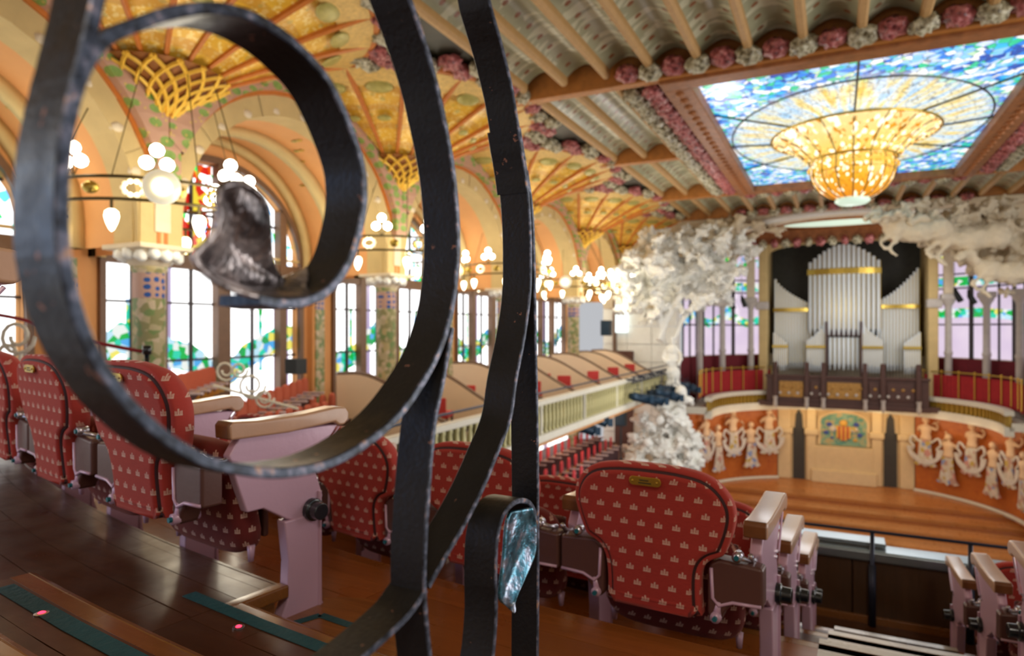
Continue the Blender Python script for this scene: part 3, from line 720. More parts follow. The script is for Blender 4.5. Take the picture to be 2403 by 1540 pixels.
# apse
apse = structure('wall_apse'); AC = 30.0; AR = 6.3
def arcw(a): return (AR*cos(a), AC + AR*.97*sin(a))        # a from 0 (right) to pi (left)
segs = 60
for (aa, bb, nm) in ((0, 62, 'mosaic_wall'), (118, 180, 'mosaic_wall')):
    vs = []; fs = []; n = 20
    for i in range(n+1):
        x, y = arcw(R_(aa+(bb-aa)*i/n))
        for dr in (0, .3):
            for z in (-8.4, -3.6): vs.append((x*(1+dr/AR), AC+(y-AC)*(1+dr/AR), z))
    for i in range(n): fs.append((4*i, 4*i+4, 4*i+5, 4*i+1)); fs.append((4*i+2, 4*i+3, 4*i+7, 4*i+6))
    me_obj(nm, vs, fs, M['mosaic_red'], apse, True)
    bm = bmesh.new(); tube(bm, [(arcw(R_(aa+(bb-aa)*i/n))[0]*.985, AC+(arcw(R_(aa+(bb-aa)*i/n))[1]-AC)*.985, -7.46) for i in range(n+1)], .09, 6); ob('base_moulding', bm, M['fascia_white'], apse)
# central stone doorpiece
DY = 35.55
boxo('doorpiece', (-2.95,DY+.15,-8.4), (2.95,DY+.6,-3.6), M['door_stone'], apse)
for (x0, x1) in ((-2.95,-2.35),(-1.62,-1.2),(1.2,1.62),(2.35,2.95)):
    boxo('pilaster', (x0,DY-.1,-7.5), (x1,DY+.2,-3.7), M['door_stone'], apse, .04)
    boxo('pilaster_cap', (x0-.1,DY-.2,-5.25), (x1+.1,DY+.1,-4.95), M['door_stone'], apse, .05)
boxo('cornice', (-3.0,DY-.25,-3.95), (3.0,DY+.2,-3.7), M['door_stone'], apse, .05)
boxo('plinth', (-1.25,DY-.12,-7.5), (1.25,DY+.2,-5.75), M['door_stone'], apse, .03)
boxo('plinth_step', (-1.4,DY-.3,-7.5), (1.4,DY+.2,-6.9), M['door_stone'], apse, .03)
bm = bmesh.new(); pp = [(-1.02,-5.7),(-1.02,-4.55)] + [(-1.02*cos(pi*i/10), -4.55+.5*sin(pi*i/10)) for i in range(1,10)] + [(1.02,-4.55),(1.02,-5.7)]
prism(bm, pp, 1, DY+.05, DY+.16); ob('crest_panel', bm, M['crest'], apse)
bm = bmesh.new(); pts = [(x*1.05, DY+.08, z) for x, z in pp]; tube(bm, pts, .09, 6); ob('crest_moulding', bm, M['door_stone'], apse)
for k in range(7):
    bm = bmesh.new(); x = -.27+.09*k; zb = -5.45+.35*abs(x)*1.3 if abs(x) > .1 else -5.45; box(bm, (x-.045,DY-.02,zb), (x+.045,DY+.05,-4.75)); ob('shield_stripe', bm, M['crest_red' if k % 2 else 'crest_shield'], apse)
for (x, z, m_, s) in ((-.62,-4.7,'crest_blue',.11),(.55,-4.65,'crest_blue',.11),(-.75,-5.1,'crest_blue',.10),(.7,-5.15,'crest_blue',.10),(-.45,-4.9,'skirt',.16),(.45,-4.9,'skirt',.16),(0,-4.6,'crest_shield',.16),(-.5,-5.35,'crest_blue',.06),(.5,-5.4,'crest_shield',.08)):
    bm = bmesh.new(); bmesh.ops.create_icosphere(bm, subdivisions=2, radius=s, matrix=Matrix.Diagonal((1.2,.3,1,1))); o = ob('crest_ornament', bm, M[m_], apse, smooth=True); o.location = (x, DY+.02, z)
for sx in (-1.98, 1.98):
    bm = bmesh.new(); q = [(sx-.27,-7.5),(sx-.27,-5.0),(sx-.18,-4.95),(sx-.14,-4.3),(sx,-4.05),(sx+.14,-4.3),(sx+.18,-4.95),(sx+.27,-5.0),(sx+.27,-7.5)]
    prism(bm, q, 1, DY+.08, DY+.14); ob('door_leaf', bm, M['dark_door'], structure('door_%d' % (2 if sx < 0 else 3)))
# muses: stone half figures over flat mosaic skirts with a garland
def muse(j, ang, z, label):
    x, y = arcw(ang); x *= .955; y = AC+(y-AC)*.955
    m_ = thing('muse_relief', label, 'sculpture', (x, y, z), ang + pi/2 + pi, 'muse figures round the stage wall')
    # local -y... faces the hall centre (+y local)
    bm = bmesh.new()
    lathe(bm, [(.0,-.02),(.25,0),(.24,.12),(.19,.28),(.23,.42),(.27,.56),(.20,.66),(.075,.70),(.07,.76)], 14, sy=.62)
    bmesh.ops.create_icosphere(bm, subdivisions=2, radius=.125, matrix=Matrix.Translation((0,.04,.86)) @ Matrix.Diagonal((.9,.95,1.15,1)))
    bmesh.ops.create_icosphere(bm, subdivisions=2, radius=.15, matrix=Matrix.Translation((0,-.03,.90)) @ Matrix.Diagonal((1,.8,1,1)))
    s = 1 if j % 2 else -1
    tube(bm, crom([(s*.24,0,.58),(s*.36,.10,.40),(s*.26,.26,.34),(s*.05,.30,.40)], 4), [.07]*5+[.055]*8, 7)
    tube(bm, crom([(-s*.24,0,.58),(-s*.40,.08,.50),(-s*.38,.22,.66),(-s*.22,.26,.80)], 4), [.07]*5+[.055]*8, 7)
    ob('half_figure', bm, M['muse'], m_, smooth=True)
    bm = bmesh.new()
    if j % 3 == 0: tube(bm, [(-s*.45,.28,.9),(-s*.05,.3,.62)], .035, 6); bmesh.ops.create_icosphere(bm, subdivisions=2, radius=.16, matrix=Matrix.Translation((s*.02,.3,.50)) @ Matrix.Diagonal((1.1,.4,.8,1)))
    elif j % 3 == 1: tube(bm, [(-s*.15,.3,.85),(-s*.35,.3,1.05)], [.03,.07], 6)
    else: tube(bm, [(.2*cos(t*pi/8)*s,.3,.55+.3*sin(t*pi/8)) for t in range(-4,9)], .03, 6)
    ob('instrument', bm, M['muse'], m_, smooth=True)
    sk_ = [(-.24,0),(-.27,-.5),(-.36,-.95),(-.50,-1.12),(-.30,-1.20),(-.14,-1.12),(0,-1.25),(.14,-1.12),(.30,-1.20),(.50,-1.12),(.36,-.95),(.27,-.5),(.24,0)]
    bm = bmesh.new(); prism(bm, sk_, 1, -.10, -.04); ob('mosaic_skirt', bm, M['skirt'], m_)
    if j % 2 == 0:
        n = 14; vs = []; fs = []
        for i in range(n+1):
            t = pi*i/n; ro = .78; ri = .58 + .05*sin(6*t)
            for r in (ri, ro): 
                for yy in (-.13,-.08): vs.append((-r*cos(t), yy, -.35-r*.95*sin(t)))
        for i in range(n): k = 4*i; fs += [(k+1,k+3,k+7,k+5),(k,k+4,k+6,k+2),(k,k+1,k+5,k+4),(k+2,k+6,k+7,k+3)]
        me_obj('garland_band', vs, fs, M['garland'], m_)
        for s2 in (-1,1):
            bm = bmesh.new(); tube(bm, crom([(s2*.26,-.06,-.1),(s2*.55,-.06,.12),(s2*.66,-.06,-.15),(s2*.50,-.06,-.35),(s2*.62,-.06,-.5)], 5), .055, 5); ob('ribbon_scroll', bm, M['garland'], m_)
angs_l = [123.5,133,143.5,154,164.5,175]; angs_r = [56.5,47,36.5,26,15.5,5]
names = ['next to the door','second from the door','third from the door','fourth from the door','fifth from the door','sixth from the door','seventh from the door','farthest from the door']
for side, angs in (('left of', angs_l), ('right of', angs_r)):
    for j, a in enumerate(angs):
        muse(j, R_(a), -5.05 - (0 if j % 2 == 0 else .62), 'stone muse half figure on red mosaic %s the crest, %s' % (side, names[j]))
# apse gallery: slab, fascia, rails, curtains
def arc_ribbon(name, r0, r1, z0, z1, a0, a1, mat, parent, n=28, ky=.97, bevel=0):
    vs = []; fs = []
    for i in range(n+1):
        a = R_(a0+(a1-a0)*i/n)
        for r in (r0, r1):
            for z in (z0, z1): vs.append((r*cos(a), AC+r*ky*sin(a), z))
    for i in range(n):
        k = 4*i; fs += [(k,k+4,k+5,k+1),(k+2,k+3,k+7,k+6),(k+1,k+5,k+7,k+3),(k,k+2,k+6,k+4)]
    fs += [(0,1,3,2),(4*n,4*n+2,4*n+3,4*n+1)]
    return me_obj(name, vs, fs, mat, parent)
ag = structure('balcony_stage')
arc_ribbon('floor_slab', 5.35, 7.4, -3.75, -3.45, -8, 188, M['fascia_white'], ag, 50)
arc_ribbon('lower_moulding', 5.2, 5.5, -3.95, -3.6, -8, 188, M['fascia_white'], ag, 50)
for (a0, a1) in ((-8, 56),(124,188)):
    arc_ribbon('gilt_fascia', 5.32, 5.42, -3.62, -3.18, a0, a1, M['fascia_gold'], ag)
    arc_ribbon('upper_moulding', 5.2, 5.5, -3.2, -3.02, a0, a1, M['fascia_white'], ag)
    for i in range(24):
        a = R_(a0+(a1-a0)*(i+.5)/24); o = boxo('fascia_rib', (-.03,-.03,-.21), (.03,.03,.21), M['fascia_gold'], ag); o.location = (5.28*cos(a), AC+5.28*.97*sin(a), -3.4); o.rotation_euler = (0,0,a)
    # pleated red curtain behind the rail
    cur = structure('balcony_curtain') if False else thing('red_curtain', 'red pleated curtain along the stage balcony rail, %s of the organ' % ('right' if a0 < 0 else 'left'), 'curtain', (0,0,0), 0, 'balcony rail curtains')
    vs = []; fs = []; n = 150
    for i in range(n+1):
        a = R_(a0+(a1-a0)*i/n); r = 5.75+.03*sin(i*1.7)
        for z in (-3.1,-2.05): vs.append((r*cos(a), AC+r*.97*sin(a), z))
    for i in range(n): fs.append((2*i,2*i+2,2*i+3,2*i+1))
    me_obj('cloth', vs, fs, M['velvet'], cur, True)
    bm = bmesh.new(); tube(bm, [(5.72*cos(R_(a0+(a1-a0)*i/24)), AC+5.72*.97*sin(R_(a0+(a1-a0)*i/24)), -1.92) for i in range(25)], .03, 6); ob('brass_rail', bm, M['brass'], cur)
    for i in range(0, 25, 3):
        a = R_(a0+(a1-a0)*i/24); bm = bmesh.new(); tube(bm, [(5.70*cos(a), AC+5.70*.97*sin(a), -3.0),(5.70*cos(a), AC+5.70*.97*sin(a), -1.9)], .025, 6)
        bmesh.ops.create_icosphere(bm, subdivisions=1, radius=.05, matrix=Matrix.Translation((5.70*cos(a), AC+5.70*.97*sin(a), -1.88))); ob('rail_post', bm, M['brass'], cur)
    arc_ribbon('back_curtain', 6.55, 6.6, -3.4, -1.35, a0, a1, M['velvet_dark'], ag)
# apse upper windows
WA = [(2,22),(23,41),(42,58)]; WA = WA + [(180-q, 180-p) for p, q in WA]
for wi_, (a0, a1) in enumerate(WA):
    wn += 1; win = structure('window_%d' % wn); r = 6.6
    P0 = Vector((r*cos(R_(a0)), AC+r*.97*sin(R_(a0)), 0)); P1 = Vector((r*cos(R_(a1)), AC+r*.97*sin(R_(a1)), 0)); d = P1-P0; L = d.length; d.normalize(); 
    nrm = Vector((d.y,-d.x,0)); 
    if nrm.dot(Vector((0,AC,0))-P0) < 0: nrm = -nrm
    cols_ = 2 if L < 2 else 3; tz = 3.75
    def top(u): return 2.95 + .8*sqrt(max(0, 1-(2*u-1)**2))
    for c_ in range(cols_):
        u0, u1 = c_/cols_+.02, (c_+1)/cols_-.02
        for (z0, z1) in ((-1.3,.12),(.18,1.72),(1.78,2.35),(2.4,9)):
            n = 4; pts = [P0+d*(u0*L)+Vector((0,0,z0))] + [P0+d*((u0+(u1-u0)*i/n)*L)+Vector((0,0,min(z1, top(u0+(u1-u0)*i/n)))) for i in range(n+1)] + [P0+d*(u1*L)+Vector((0,0,z0))]
            me_obj('pane', pts, [tuple(range(len(pts)))], M['glass_apse'], win)
    for c_ in range(cols_+1):
        q = P0+d*(c_/cols_*L)+nrm*.03; bm = bmesh.new(); tube(bm, [q+Vector((0,0,-1.35)), q+Vector((0,0,top(c_/cols_)))], .045, 4); ob('mullion', bm, M['frame_dark'], win)
    for z in (.15,1.75,2.38): bm = bmesh.new(); tube(bm, [P0+nrm*.03+Vector((0,0,z)), P1+nrm*.03+Vector((0,0,z))], .035, 4); ob('glazing_bar', bm, M['frame_dark'], win)
    n = 16; vs = []
    for off in (0, .2):
        for i in range(n+1): vs.append(P0+d*(i/n*L)-nrm*(.02+off)+Vector((0,0,top(i/n))))
        for i in range(n+1): vs.append(P0+d*(i/n*L)-nrm*(.02+off)+Vector((0,0,4.7)))
    me_obj('wall_over_window', vs, [(i,i+1,n+1+i+1,n+1+i) for i in range(n)] + [(2*(n+1)+i, 3*(n+1)+i, 3*(n+1)+i+1, 2*(n+1)+i+1) for i in range(n)], M['stone_pale'], apse)
arc_ribbon('back_wall', 6.75, 6.8, -8.4, -1.3, 0, 180, M['stone_pale'], apse)
for a in (12,31,48,149,132,168):
    r = 6.15; c_ = thing('stone_column', None, None, (r*cos(R_(a)), AC+r*.97*sin(R_(a)), 0), 0, None, 'structure')
    bm = bmesh.new(); lathe(bm, [(.20,-3.45),(.20,-3.3),(.15,-3.2),(.145,-1.2),(.17,-1.15),(.17,-1.05),(.14,-1.0),(.13,.9),(.16,1.0),(.26,1.15),(.30,1.3)], 14); ob('shaft', bm, M['grey_stone'], c_, smooth=True)
    boxo('capital', (-.3,-.3,1.25), (.3,.3,1.5), M['grey_stone'], c_, .03)
    if 20 < a < 160 and a not in (31,149): boxo('impost', (-.18,-.18,1.5), (.18,.18,4.6), M['stone_pale'], c_, .02)
# stage soffit with opal light and valance
so = structure('stage_soffit')
boxo('soffit', (-6.8,28.5,4.62), (6.8,37.5,4.8), M['beam_carved'], so)
bm = bmesh.new(); lathe(bm, [(0,.0),(1,.0),(1,.06),(0,.06)], 40, sx=2.3, sy=.95); o = ob('opal_skylight', bm, M['opal'], so); o.location = (-.1,30.9,4.44)
bm = bmesh.new(); tube(bm, [(2.35*cos(2*pi*i/40)-.1,30.9+1.0*sin(2*pi*i/40),4.54) for i in range(40)], .13, 6, closed=True); ob('opal_rim', bm, M['beam'], so)
boxo('valance', (-4.1,33.1,3.95), (4.1,33.4,4.6), M['beam_carved'], so, .05)
for i in range(17):
    put = copy_part(rw if i % 2 else rp, (-3.9+i*.49, 33.0, 3.95), so, (1.4,0,i), 1.0)
# organ alcove
oc = structure('organ_alcove')
boxo('back_panel', (-3.6,37.3,-3.6), (3.6,37.5,4.7), M['dark_void'], oc)
for sgn in (-1,1):
    x0, x1 = sorted((sgn*3.35, sgn*3.75)); boxo('alcove_pier', (x0,34.4,-3.6), (x1,37.4,4.6), M['stone'], oc, .05)
    x0, x1 = sorted((sgn*3.3, sgn*3.9)); boxo('alcove_capital', (x0,34.3,.9), (x1,34.9,1.3), M['grey_stone'], oc, .05)
A = [(-3.35*cos(pi*i/20), 3.35+.75*sin(pi*i/20)**.5) for i in range(21)]
vs = [(x,34.5,z) for x,z in A]+[(x,34.5,4.7) for x,z in A]+[(x,34.9,z) for x,z in A]; me_obj('alcove_arch', vs, [(i,i+1,21+i+1,21+i) for i in range(20)]+[(i,42+i,43+i,i+1) for i in range(20)], M['stone'], oc)
boxo('alcove_floor', (-3.7,33.6,-3.7), (3.7,37.4,-3.45), M['organ_wood'], oc)
# organ
org = thing('pipe_organ', 'large pipe organ with silvery pipes and carved dark wood case above stage', 'organ', (0, 35.2, -3.45))
def flat(name, x0, x1, n, zb, ztop, y, curve=0):
    dx = (x1-x0)/n
    for i in range(n):
        u = (i+.5)/n; x = x0+dx*(i+.5); r = dx*.42
        yy = y - curve*(1-(2*u-1)**2)
        bm = bmesh.new(); lathe(bm, [(r*.35,zb),(r,zb+min(.35, (ztop(u)-zb)*.25)),(r,ztop(u)-.0),(r*.9,ztop(u)+.01),(0,ztop(u)+.01)], 8); o = ob('pipe', bm, M['pipe'], org, smooth=True); o.location = (x, yy, 0)
        if o.data: pass
        bm = bmesh.new(); box(bm, (-.011,-.01,zb+.3), (.011,.01,ztop(u)-.03)); o = ob('gilt_strip', bm, M['gold'], org); o.location = (x+dx/2, yy-r*.1, 0)
    return
def bandarc(x0, x1, z, y, h=.13, curve=0):
    n = 10; vs = []; fs = []
    for i in range(n+1):
        u = i/n; yy = y-curve*(1-(2*u-1)**2)
        for dy in (-.14,.05):
            for dz in (-h, h): vs.append((x0+(x1-x0)*u, yy+dy, z+dz))
    for i in range(n): k = 4*i; fs += [(k,k+4,k+5,k+1),(k+1,k+5,k+7,k+3),(k,k+2,k+6,k+4)]
    me_obj('pipe_band', vs, fs, M['gold'], org)
Z0 = 1.45
flat('centre', -1.55, 1.55, 15, 3.1, lambda u: 6.55+.85*sin(pi*u), 0.0, .45); bandarc(-1.58,1.58,6.15,0,.14,.45)
flat('left', -3.12, -1.38, 13, Z0, lambda u: 6.15-1.55*u**.55, .25, .1); bandarc(-3.14,-1.36,4.35,.2,.09,.1)
flat('right', 1.38, 3.12, 13, Z0, lambda u: 4.75+1.55*u**1.5, .25, .1); bandarc(1.36,3.14,4.45,.2,.09,.1)
flat('low', -3.12,-2.45, 7, Z0-.1, lambda u: 3.25-.55*u, -.35); bandarc(-3.14,-2.43,2.55,-.35,.06)
flat('low', 2.45,3.12, 7, Z0-.1, lambda u: 2.75+.55*u, -.35); bandarc(2.43,3.14,2.55,-.35,.06)
flat('low', -1.62,-.72, 8, Z0-.1, lambda u: 2.85+.95*u**1.4, -.35); bandarc(-1.64,-.7,2.55,-.35,.06)
flat('low', .72,1.62, 8, Z0-.1, lambda u: 3.8-.95*(u)**.7, -.35); bandarc(.7,1.64,2.55,-.35,.06)
flat('mid', -.68,.68, 7, Z0, lambda u: 3.0, -.2)
boxo('case_panel', (-.72,-.3,3.05), (.72,0,3.42), M['organ_wood'], org, .02)
for x in (-.73,.73): boxo('case_post', (x-.05,-.5,1.0), (x+.05,0,3.75), M['organ_wood'], org, .01)
for x in (-2.9,-1.55,-.85,.85,1.55,2.9):
    boxo('newel', (x-.09,-1.75,0), (x+.09,-1.55,1.85), M['organ_wood'], org, .02)
# balustrade of the organ loft
loft = thing('organ_loft', 'carved dark wooden parapet in front of the organ pipes', 'balustrade', (0, 33.5, -3.6))
for i, (x0, x1) in enumerate(((-3.3,-2.95),(-2.85,-1.6),(-1.5,-.9),(-.8,.8),(.9,1.5),(1.6,2.85),(2.95,3.3))):
    boxo('rail_panel', (x0,0,0), (x1,.12,1.3), M['organ_wood'], loft, .02)
    if i not in (0,6):
        boxo('carved_panel', (x0+.1,-.04,.35), (x1-.1,.02,1.1), M['gilt_carve'] if i in (1,3) else M['organ_wood'], loft, .03)
        for k in range(int((x1-x0)*5)):
            bm = bmesh.new(); bmesh.ops.create_icosphere(bm, subdivisions=1, radius=.08); o = ob('carved_boss', bm, M['gilt_carve'] if k % 2 else M['grey_stone'], loft, smooth=True); o.location = (x0+.15+k*.19, -.05, .55+.3*(k%2)); o.scale = (1,.5,1)
for x in (-2.9,-1.55,-.85,.85,1.55,2.9):
    boxo('post', (x-.1,-.12,-.1), (x+.1,.16,1.65), M['organ_wood'], loft, .03)
    bm = bmesh.new(); lathe(bm, [(.05,-.25),(.10,-.1),(.08,.1),(.11,.3)], 8); o = ob('post_figure', bm, M['grey_stone'], loft, smooth=True); o.location = (x,-.16,.1)
boxo('top_rail', (-3.35,-.08,1.28), (3.35,.2,1.40), M['organ_wood'], loft, .02)
boxo('base_rail', (-3.35,-.1,-.1), (3.35,.25,.12), M['organ_wood'], loft, .02)
for k in range(56):
    x = -3.25+k*.118
    bm = bmesh.new(); box(bm, (x-.012,.02,1.4), (x+.012,.05,1.85+.08*sin(k*.9))); ob('iron_bar', bm, M['iron'], loft)
# ================================================================== UPPER TIER: floors and steps
AY = 14.8                                   # centre of the seating arcs
def pol(R, deg, z=0.0):                     # deg > 0 to the left of the hall axis
    a = R_(deg); return Vector((-R*sin(a), AY - R*cos(a), z))
def sector(bm, r0, r1, d0, d1, z0, z1, n=None):
    n = n or max(1, int((d1-d0)/1.5)); rows = []
    for i in range(n+1):
        d = d0+(d1-d0)*i/n; rows.append([bm.verts.new(pol(r, d, z)) for r, z in ((r0,z0),(r1,z0),(r1,z1),(r0,z1))])
    for i in range(n):
        A, D = rows[i], rows[i+1]
        for k in range(4): bm.faces.new((A[k], A[(k+1)%4], D[(k+1)%4], D[k]))
    bm.faces.new(rows[0]); bm.faces.new(rows[-1][::-1])
tier = structure('floor_upper_tier')
random.seed(11)
def planks(r0, r1, d0, d1, z, mat, wdt=.125, Lm=7.0, th=.02):
    nr = max(1, round((r1-r0)/wdt)); wd = (r1-r0)/nr
    for i in range(nr):
        d = d0 - random.uniform(0, Lm)
        while d < d1:
            e = d + random.uniform(.6, 1.0)*Lm
            a, b2 = max(d, d0), min(e, d1)
            if b2 - a > .1:
                bm = bmesh.new(); sector(bm, r0+i*wd+.0012, r0+(i+1)*wd-.0012, a+.006, b2-.006, z-th, z + random.uniform(0,.0006)); ob('plank', bm, mat, tier)
            d = e
def block(r0, r1, d0, d1, z0, z1, mat, name='riser'):
    bm = bmesh.new(); sector(bm, r0, r1, d0, d1, z0, z1); return ob(name, bm, mat, tier)
def nosing(r, d0, d1, z, mat, wd=.06, name='nosing'):
    bm = bmesh.new(); n = max(2, int((d1-d0)/.8)); pts = [pol(r+.012, d0+(d1-d0)*i/n, z-.018) for i in range(n+1)]; tube(bm, pts, .02, 8); sector(bm, r+.01, r+wd, d0, d1, z-.038, z+.001); return ob(name, bm, mat, tier, smooth=False)
ZL = {'up2':-.56, 'up1':-.65, 'p':-.80, 'r0':-.93, 'r1':-1.25, 'r2':-1.52, 'r3':-1.80, 'r4':-2.05}
AIS = 8.25                                  # left edge of the aisle beside the grille
# landing level -.80 (aisle part and seat part)
planks(13.42, 15.0, AIS, 34, ZL['p'], M['wood_dark'], .14, 8); planks(13.58, 13.98, -8, AIS, ZL['p'], M['wood_dark'], .14, 8)
block(13.44, 15.2, AIS, 34, -1.3, -.822, M['wood_edge']); block(13.60, 15.2, -8, AIS, -1.3, -.822, M['wood_edge'])
nosing(13.42, AIS, 34, ZL['p'], M['wood_dark']); nosing(13.56, -8, AIS, ZL['p'], M['wood_edge'], .05)
for (z, r) in ((ZL['up1'], 13.98),(ZL['up2'], 14.24)):
    planks(r+.05, r+.36, -8, 9.4, z, M['wood_dark'], .11, 9); block(r+.01, 15.6, -8, 9.4, z-.3, z-.022, M['wood_edge']); nosing(r, -8, 9.4, z, M['wood_edge'], .055)
# return nosing at the corner by the pink standard
def flatbox(name, P, Q, wd, z0, z1, mat, parent):
    P = Vector(P); Q = Vector(Q); d = (Q-P).normalized(); nn = Vector((-d.y, d.x, 0))*wd/2; bm = bmesh.new()
    vs = [bm.verts.new((p.x, p.y, z)) for z in (z0, z1) for p in (P-nn, Q-nn, Q+nn, P+nn)]
    for f in ((0,3,2,1),(4,5,6,7),(0,1,5,4),(1,2,6,5),(2,3,7,6),(3,0,4,7)): bm.faces.new([vs[i] for i in f])
    return ob(name, bm, mat, parent, bevel=.006)
flatbox('corner_nosing', pol(13.41, AIS-.05), pol(13.62, AIS-.05), .045, -.838, -.798, M['wood_edge'], tier)
# teal tape with red guide lights
def tape(r, d0, d1, z, wd=.042):
    bm = bmesh.new(); sector(bm, r, r+wd, d0, d1, z+.0008, z+.0022); return ob('grip_tape', bm, M['tape'], tier)
tape(14.045, -8, 9.15, ZL['up1'] + .001); tape(13.605, -8, 8.9, ZL['p'] + .001); tape(14.31, -8, 9.15, ZL['up2']+.001)
def led(p, on=True):
    bm = bmesh.new(); lathe(bm, [(.016,0),(.016,.002),(.009,.003),(0,.003)], 16); o = ob('guide_light_rim', bm, M['steel'], tier); o.location = p
    bm = bmesh.new(); lathe(bm, [(.008,.0032),(.005,.005),(0,.0055)], 12); o = ob('guide_light', bm, M['led'], tier); o.location = p
def floorpt(px, py, z):
    dep = F_PX*(-z)/(py-770.0); return wp((px-1201.5)/F_PX*dep, dep, z)
led(floorpt(98, 1441, ZL['up1']+.001)); led(floorpt(560, 1473, ZL['p']+.001))
# row 0 floor, round step, row floors
planks(12.86, 13.44, -1.5, 34, ZL['r0'], M['wood_orange'], .14, 9); planks(12.86, 13.60, -8, -1.5, ZL['r0'], M['wood_orange'], .14, 9); planks(13.44, 13.60, -1.5, AIS, ZL['r0'], M['wood_orange'], .14, 9)
block(12.88, 13.7, -8, 34, -1.4, ZL['r0']-.022, M['wood_dark']); nosing(12.84, -8, 34, ZL['r0'], M['wood_orange'])
tape(12.90, -8, 2.0, ZL['r0']+.001)
bm = bmesh.new(); lathe(bm, [(0,-.02),(.27,-.02),(.285,-.01),(.27,0),(0,0)], 28); o = ob('round_step', bm, M['wood_edge'], tier); o.location = floorpt(752, 1490, -.90)
c_ = floorpt(752, 1490, -.899)
for (a, b2) in (((648,1475),(752,1443)),((752,1443),(860,1480))):
    flatbox('grip_tape', floorpt(*a, -.898), floorpt(*b2, -.898), .03, -.8995, -.8975, M['tape'], tier)
for (k0, k1, r0, r1) in (('r1','r2',11.93,12.86),('r2','r3',11.18,11.93),('r3','r4',10.43,11.18),('r4',None,9.2,10.43)):
    planks(r0+.02, r1, -12, 30, ZL[k0], M['wood_dark'] if k0 != 'r1' else M['wood_orange'], .18, 9); block(r0+.02, r1+.05, -12, 30, ZL[k0]-.5, ZL[k0]-.022, M['wood_dark']); nosing(r0, -12, 30, ZL[k0], M['wood_edge'])
# pale half steps in the aisle between the blocks
for j, (za, zb, r) in enumerate(((-.93,-1.25,12.84),(-1.25,-1.52,11.91),(-1.52,-1.80,11.16),(-1.80,-2.05,10.41))):
    for q in range(2):
        z = za + (zb-za)*(q+1)/3 if q == 0 else za + (zb-za)*2/3; rr = r - .17*(q+1)
        d0, d1 = -1.35, 2.05
        block(rr, r, d0, d1, z-.4, z-.03, M['wood_edge'], 'step'); bm = bmesh.new(); sector(bm, rr-.015, rr+.18, d0, d1, z-.03, z); ob('tread', bm, M['wood_glare'] , tier)
        tape(rr+.03, d0, d1, z+.001, .03); led(pol(rr+.12, .4, z+.001))
    bm = bmesh.new(); sector(bm, r-.02, r+.2, -1.35, 2.05, za-.03, za+.001); ob('tread', bm, M['wood_glare'], tier)
# parapet of the tier with rails
par = structure('parapet')
PY = 5.2
for k in range(12): boxo('wood_panel', (-4.6+k*.62+.004, PY, -2.12), (-4.6+(k+1)*.62-.004, PY+.05, -1.60), M['wood_panel'], par, .006)
boxo('parapet_core', (-4.7,PY+.04,-2.9), (3.0,PY+.14,-1.62), M['wood_panel'], par)
boxo('steel_capping', (-4.7,PY-.04,-1.62), (3.0,PY+.16,-1.545), M['rail_steel'], par, .015)
boxo('base_board', (-4.7,PY-.03,-2.12), (3.0,PY,-2.0), M['wood_edge'], par, .004)
for x in (-.14, .42, 1.0, -2.2, -1.2):
    bm = bmesh.new(); tube(bm, [(x,PY-.06,-2.15),(x,PY-.06,-1.41)], .014, 8); tube(bm, [(x,PY-.06,-2.05),(x,PY-.06,-1.63)], .024, 8); ob('rail_post', bm, M['rail_dark'], par, smooth=True)
bm = bmesh.new(); tube(bm, [(-4.7,PY-.06,-1.40),(3.0,PY-.06,-1.40)], .011, 8); ob('guard_rail', bm, M['rail_dark'], par, smooth=True)
boxo('music_ledge', (-.78,PY+.05,-1.535), (-.05,PY+.22,-1.51), M['rail_steel'], par, .004)

# ================================================================== THEATRE CHAIRS
def outline():
    half = [(0,.835),(.09,.832),(.17,.817),(.218,.785),(.247,.738),(.253,.695),(.245,.65),(.232,.61),(.220,.582),(.208,.572),(.180,.558),(.160,.535),(.150,.50),(.148,.44),(.149,.392),(.138,.378),(0,.375)]
    pts = [Vector((x, z, 0)) for x, z in half]; sm = crom(pts, 3); return [(p.x, p.y) for p in sm]
def back_y(x, z): return -.03 - .16*max(0.0, z-.38)**1.25 + .22*x*x
def back_mesh(name, inset, y_off, thick, mat, parent, round_=.3, puff=0):
    o = outline(); full = o + [(-x, z) for x, z in o[::-1][1:-1]]
    cz = .60; n = len(full); rings = []
    def ring(ins, yo):
        r = []
        for i in range(n):
            x, z = full[i]; xp, zp = full[i-1]; xn, zn = full[(i+1)%n]
            tx, tz = xn-xp, zn-zp; L = sqrt(tx*tx+tz*tz) or 1; nx, nz = tz/L, -tx/L     # inward normal
            X = x + nx*ins; Z = z + nz*ins; r.append((X, back_y(X, Z) + yo, Z))
        return r
    prof = [(inset+.014, y_off), (inset+.005, y_off), (inset, y_off+.006), (inset, y_off+thick*.6), (inset+.012, y_off+thick), (inset+.03, y_off+thick+puff)]
    R = [ring(a, b2) for a, b2 in prof]; bm = bmesh.new(); V_ = [[bm.verts.new(p) for p in r] for r in R]
    for i in range(len(V_)-1):
        for k in range(n): bm.faces.new((V_[i][k], V_[i][(k+1)%n], V_[i+1][(k+1)%n], V_[i+1][k]))
    # caps: horizontal strips between mirrored points keep the curve of the back
    m = len(o)
    for W_ in (V_[0], V_[-1]):
        Lh = W_[:m]; Rh = [W_[0]] + W_[::-1][:m-2] + [W_[m-1]]
        for k in range(m-1):
            f = [Lh[k], Lh[k+1], Rh[k+1], Rh[k]]; f2 = []
            for v in f:
                if v not in f2: f2.append(v)
            if len(f2) > 2:
                try: bm.faces.new(f2)
                except ValueError: pass
    return ob(name, bm, mat, parent, smooth=True)
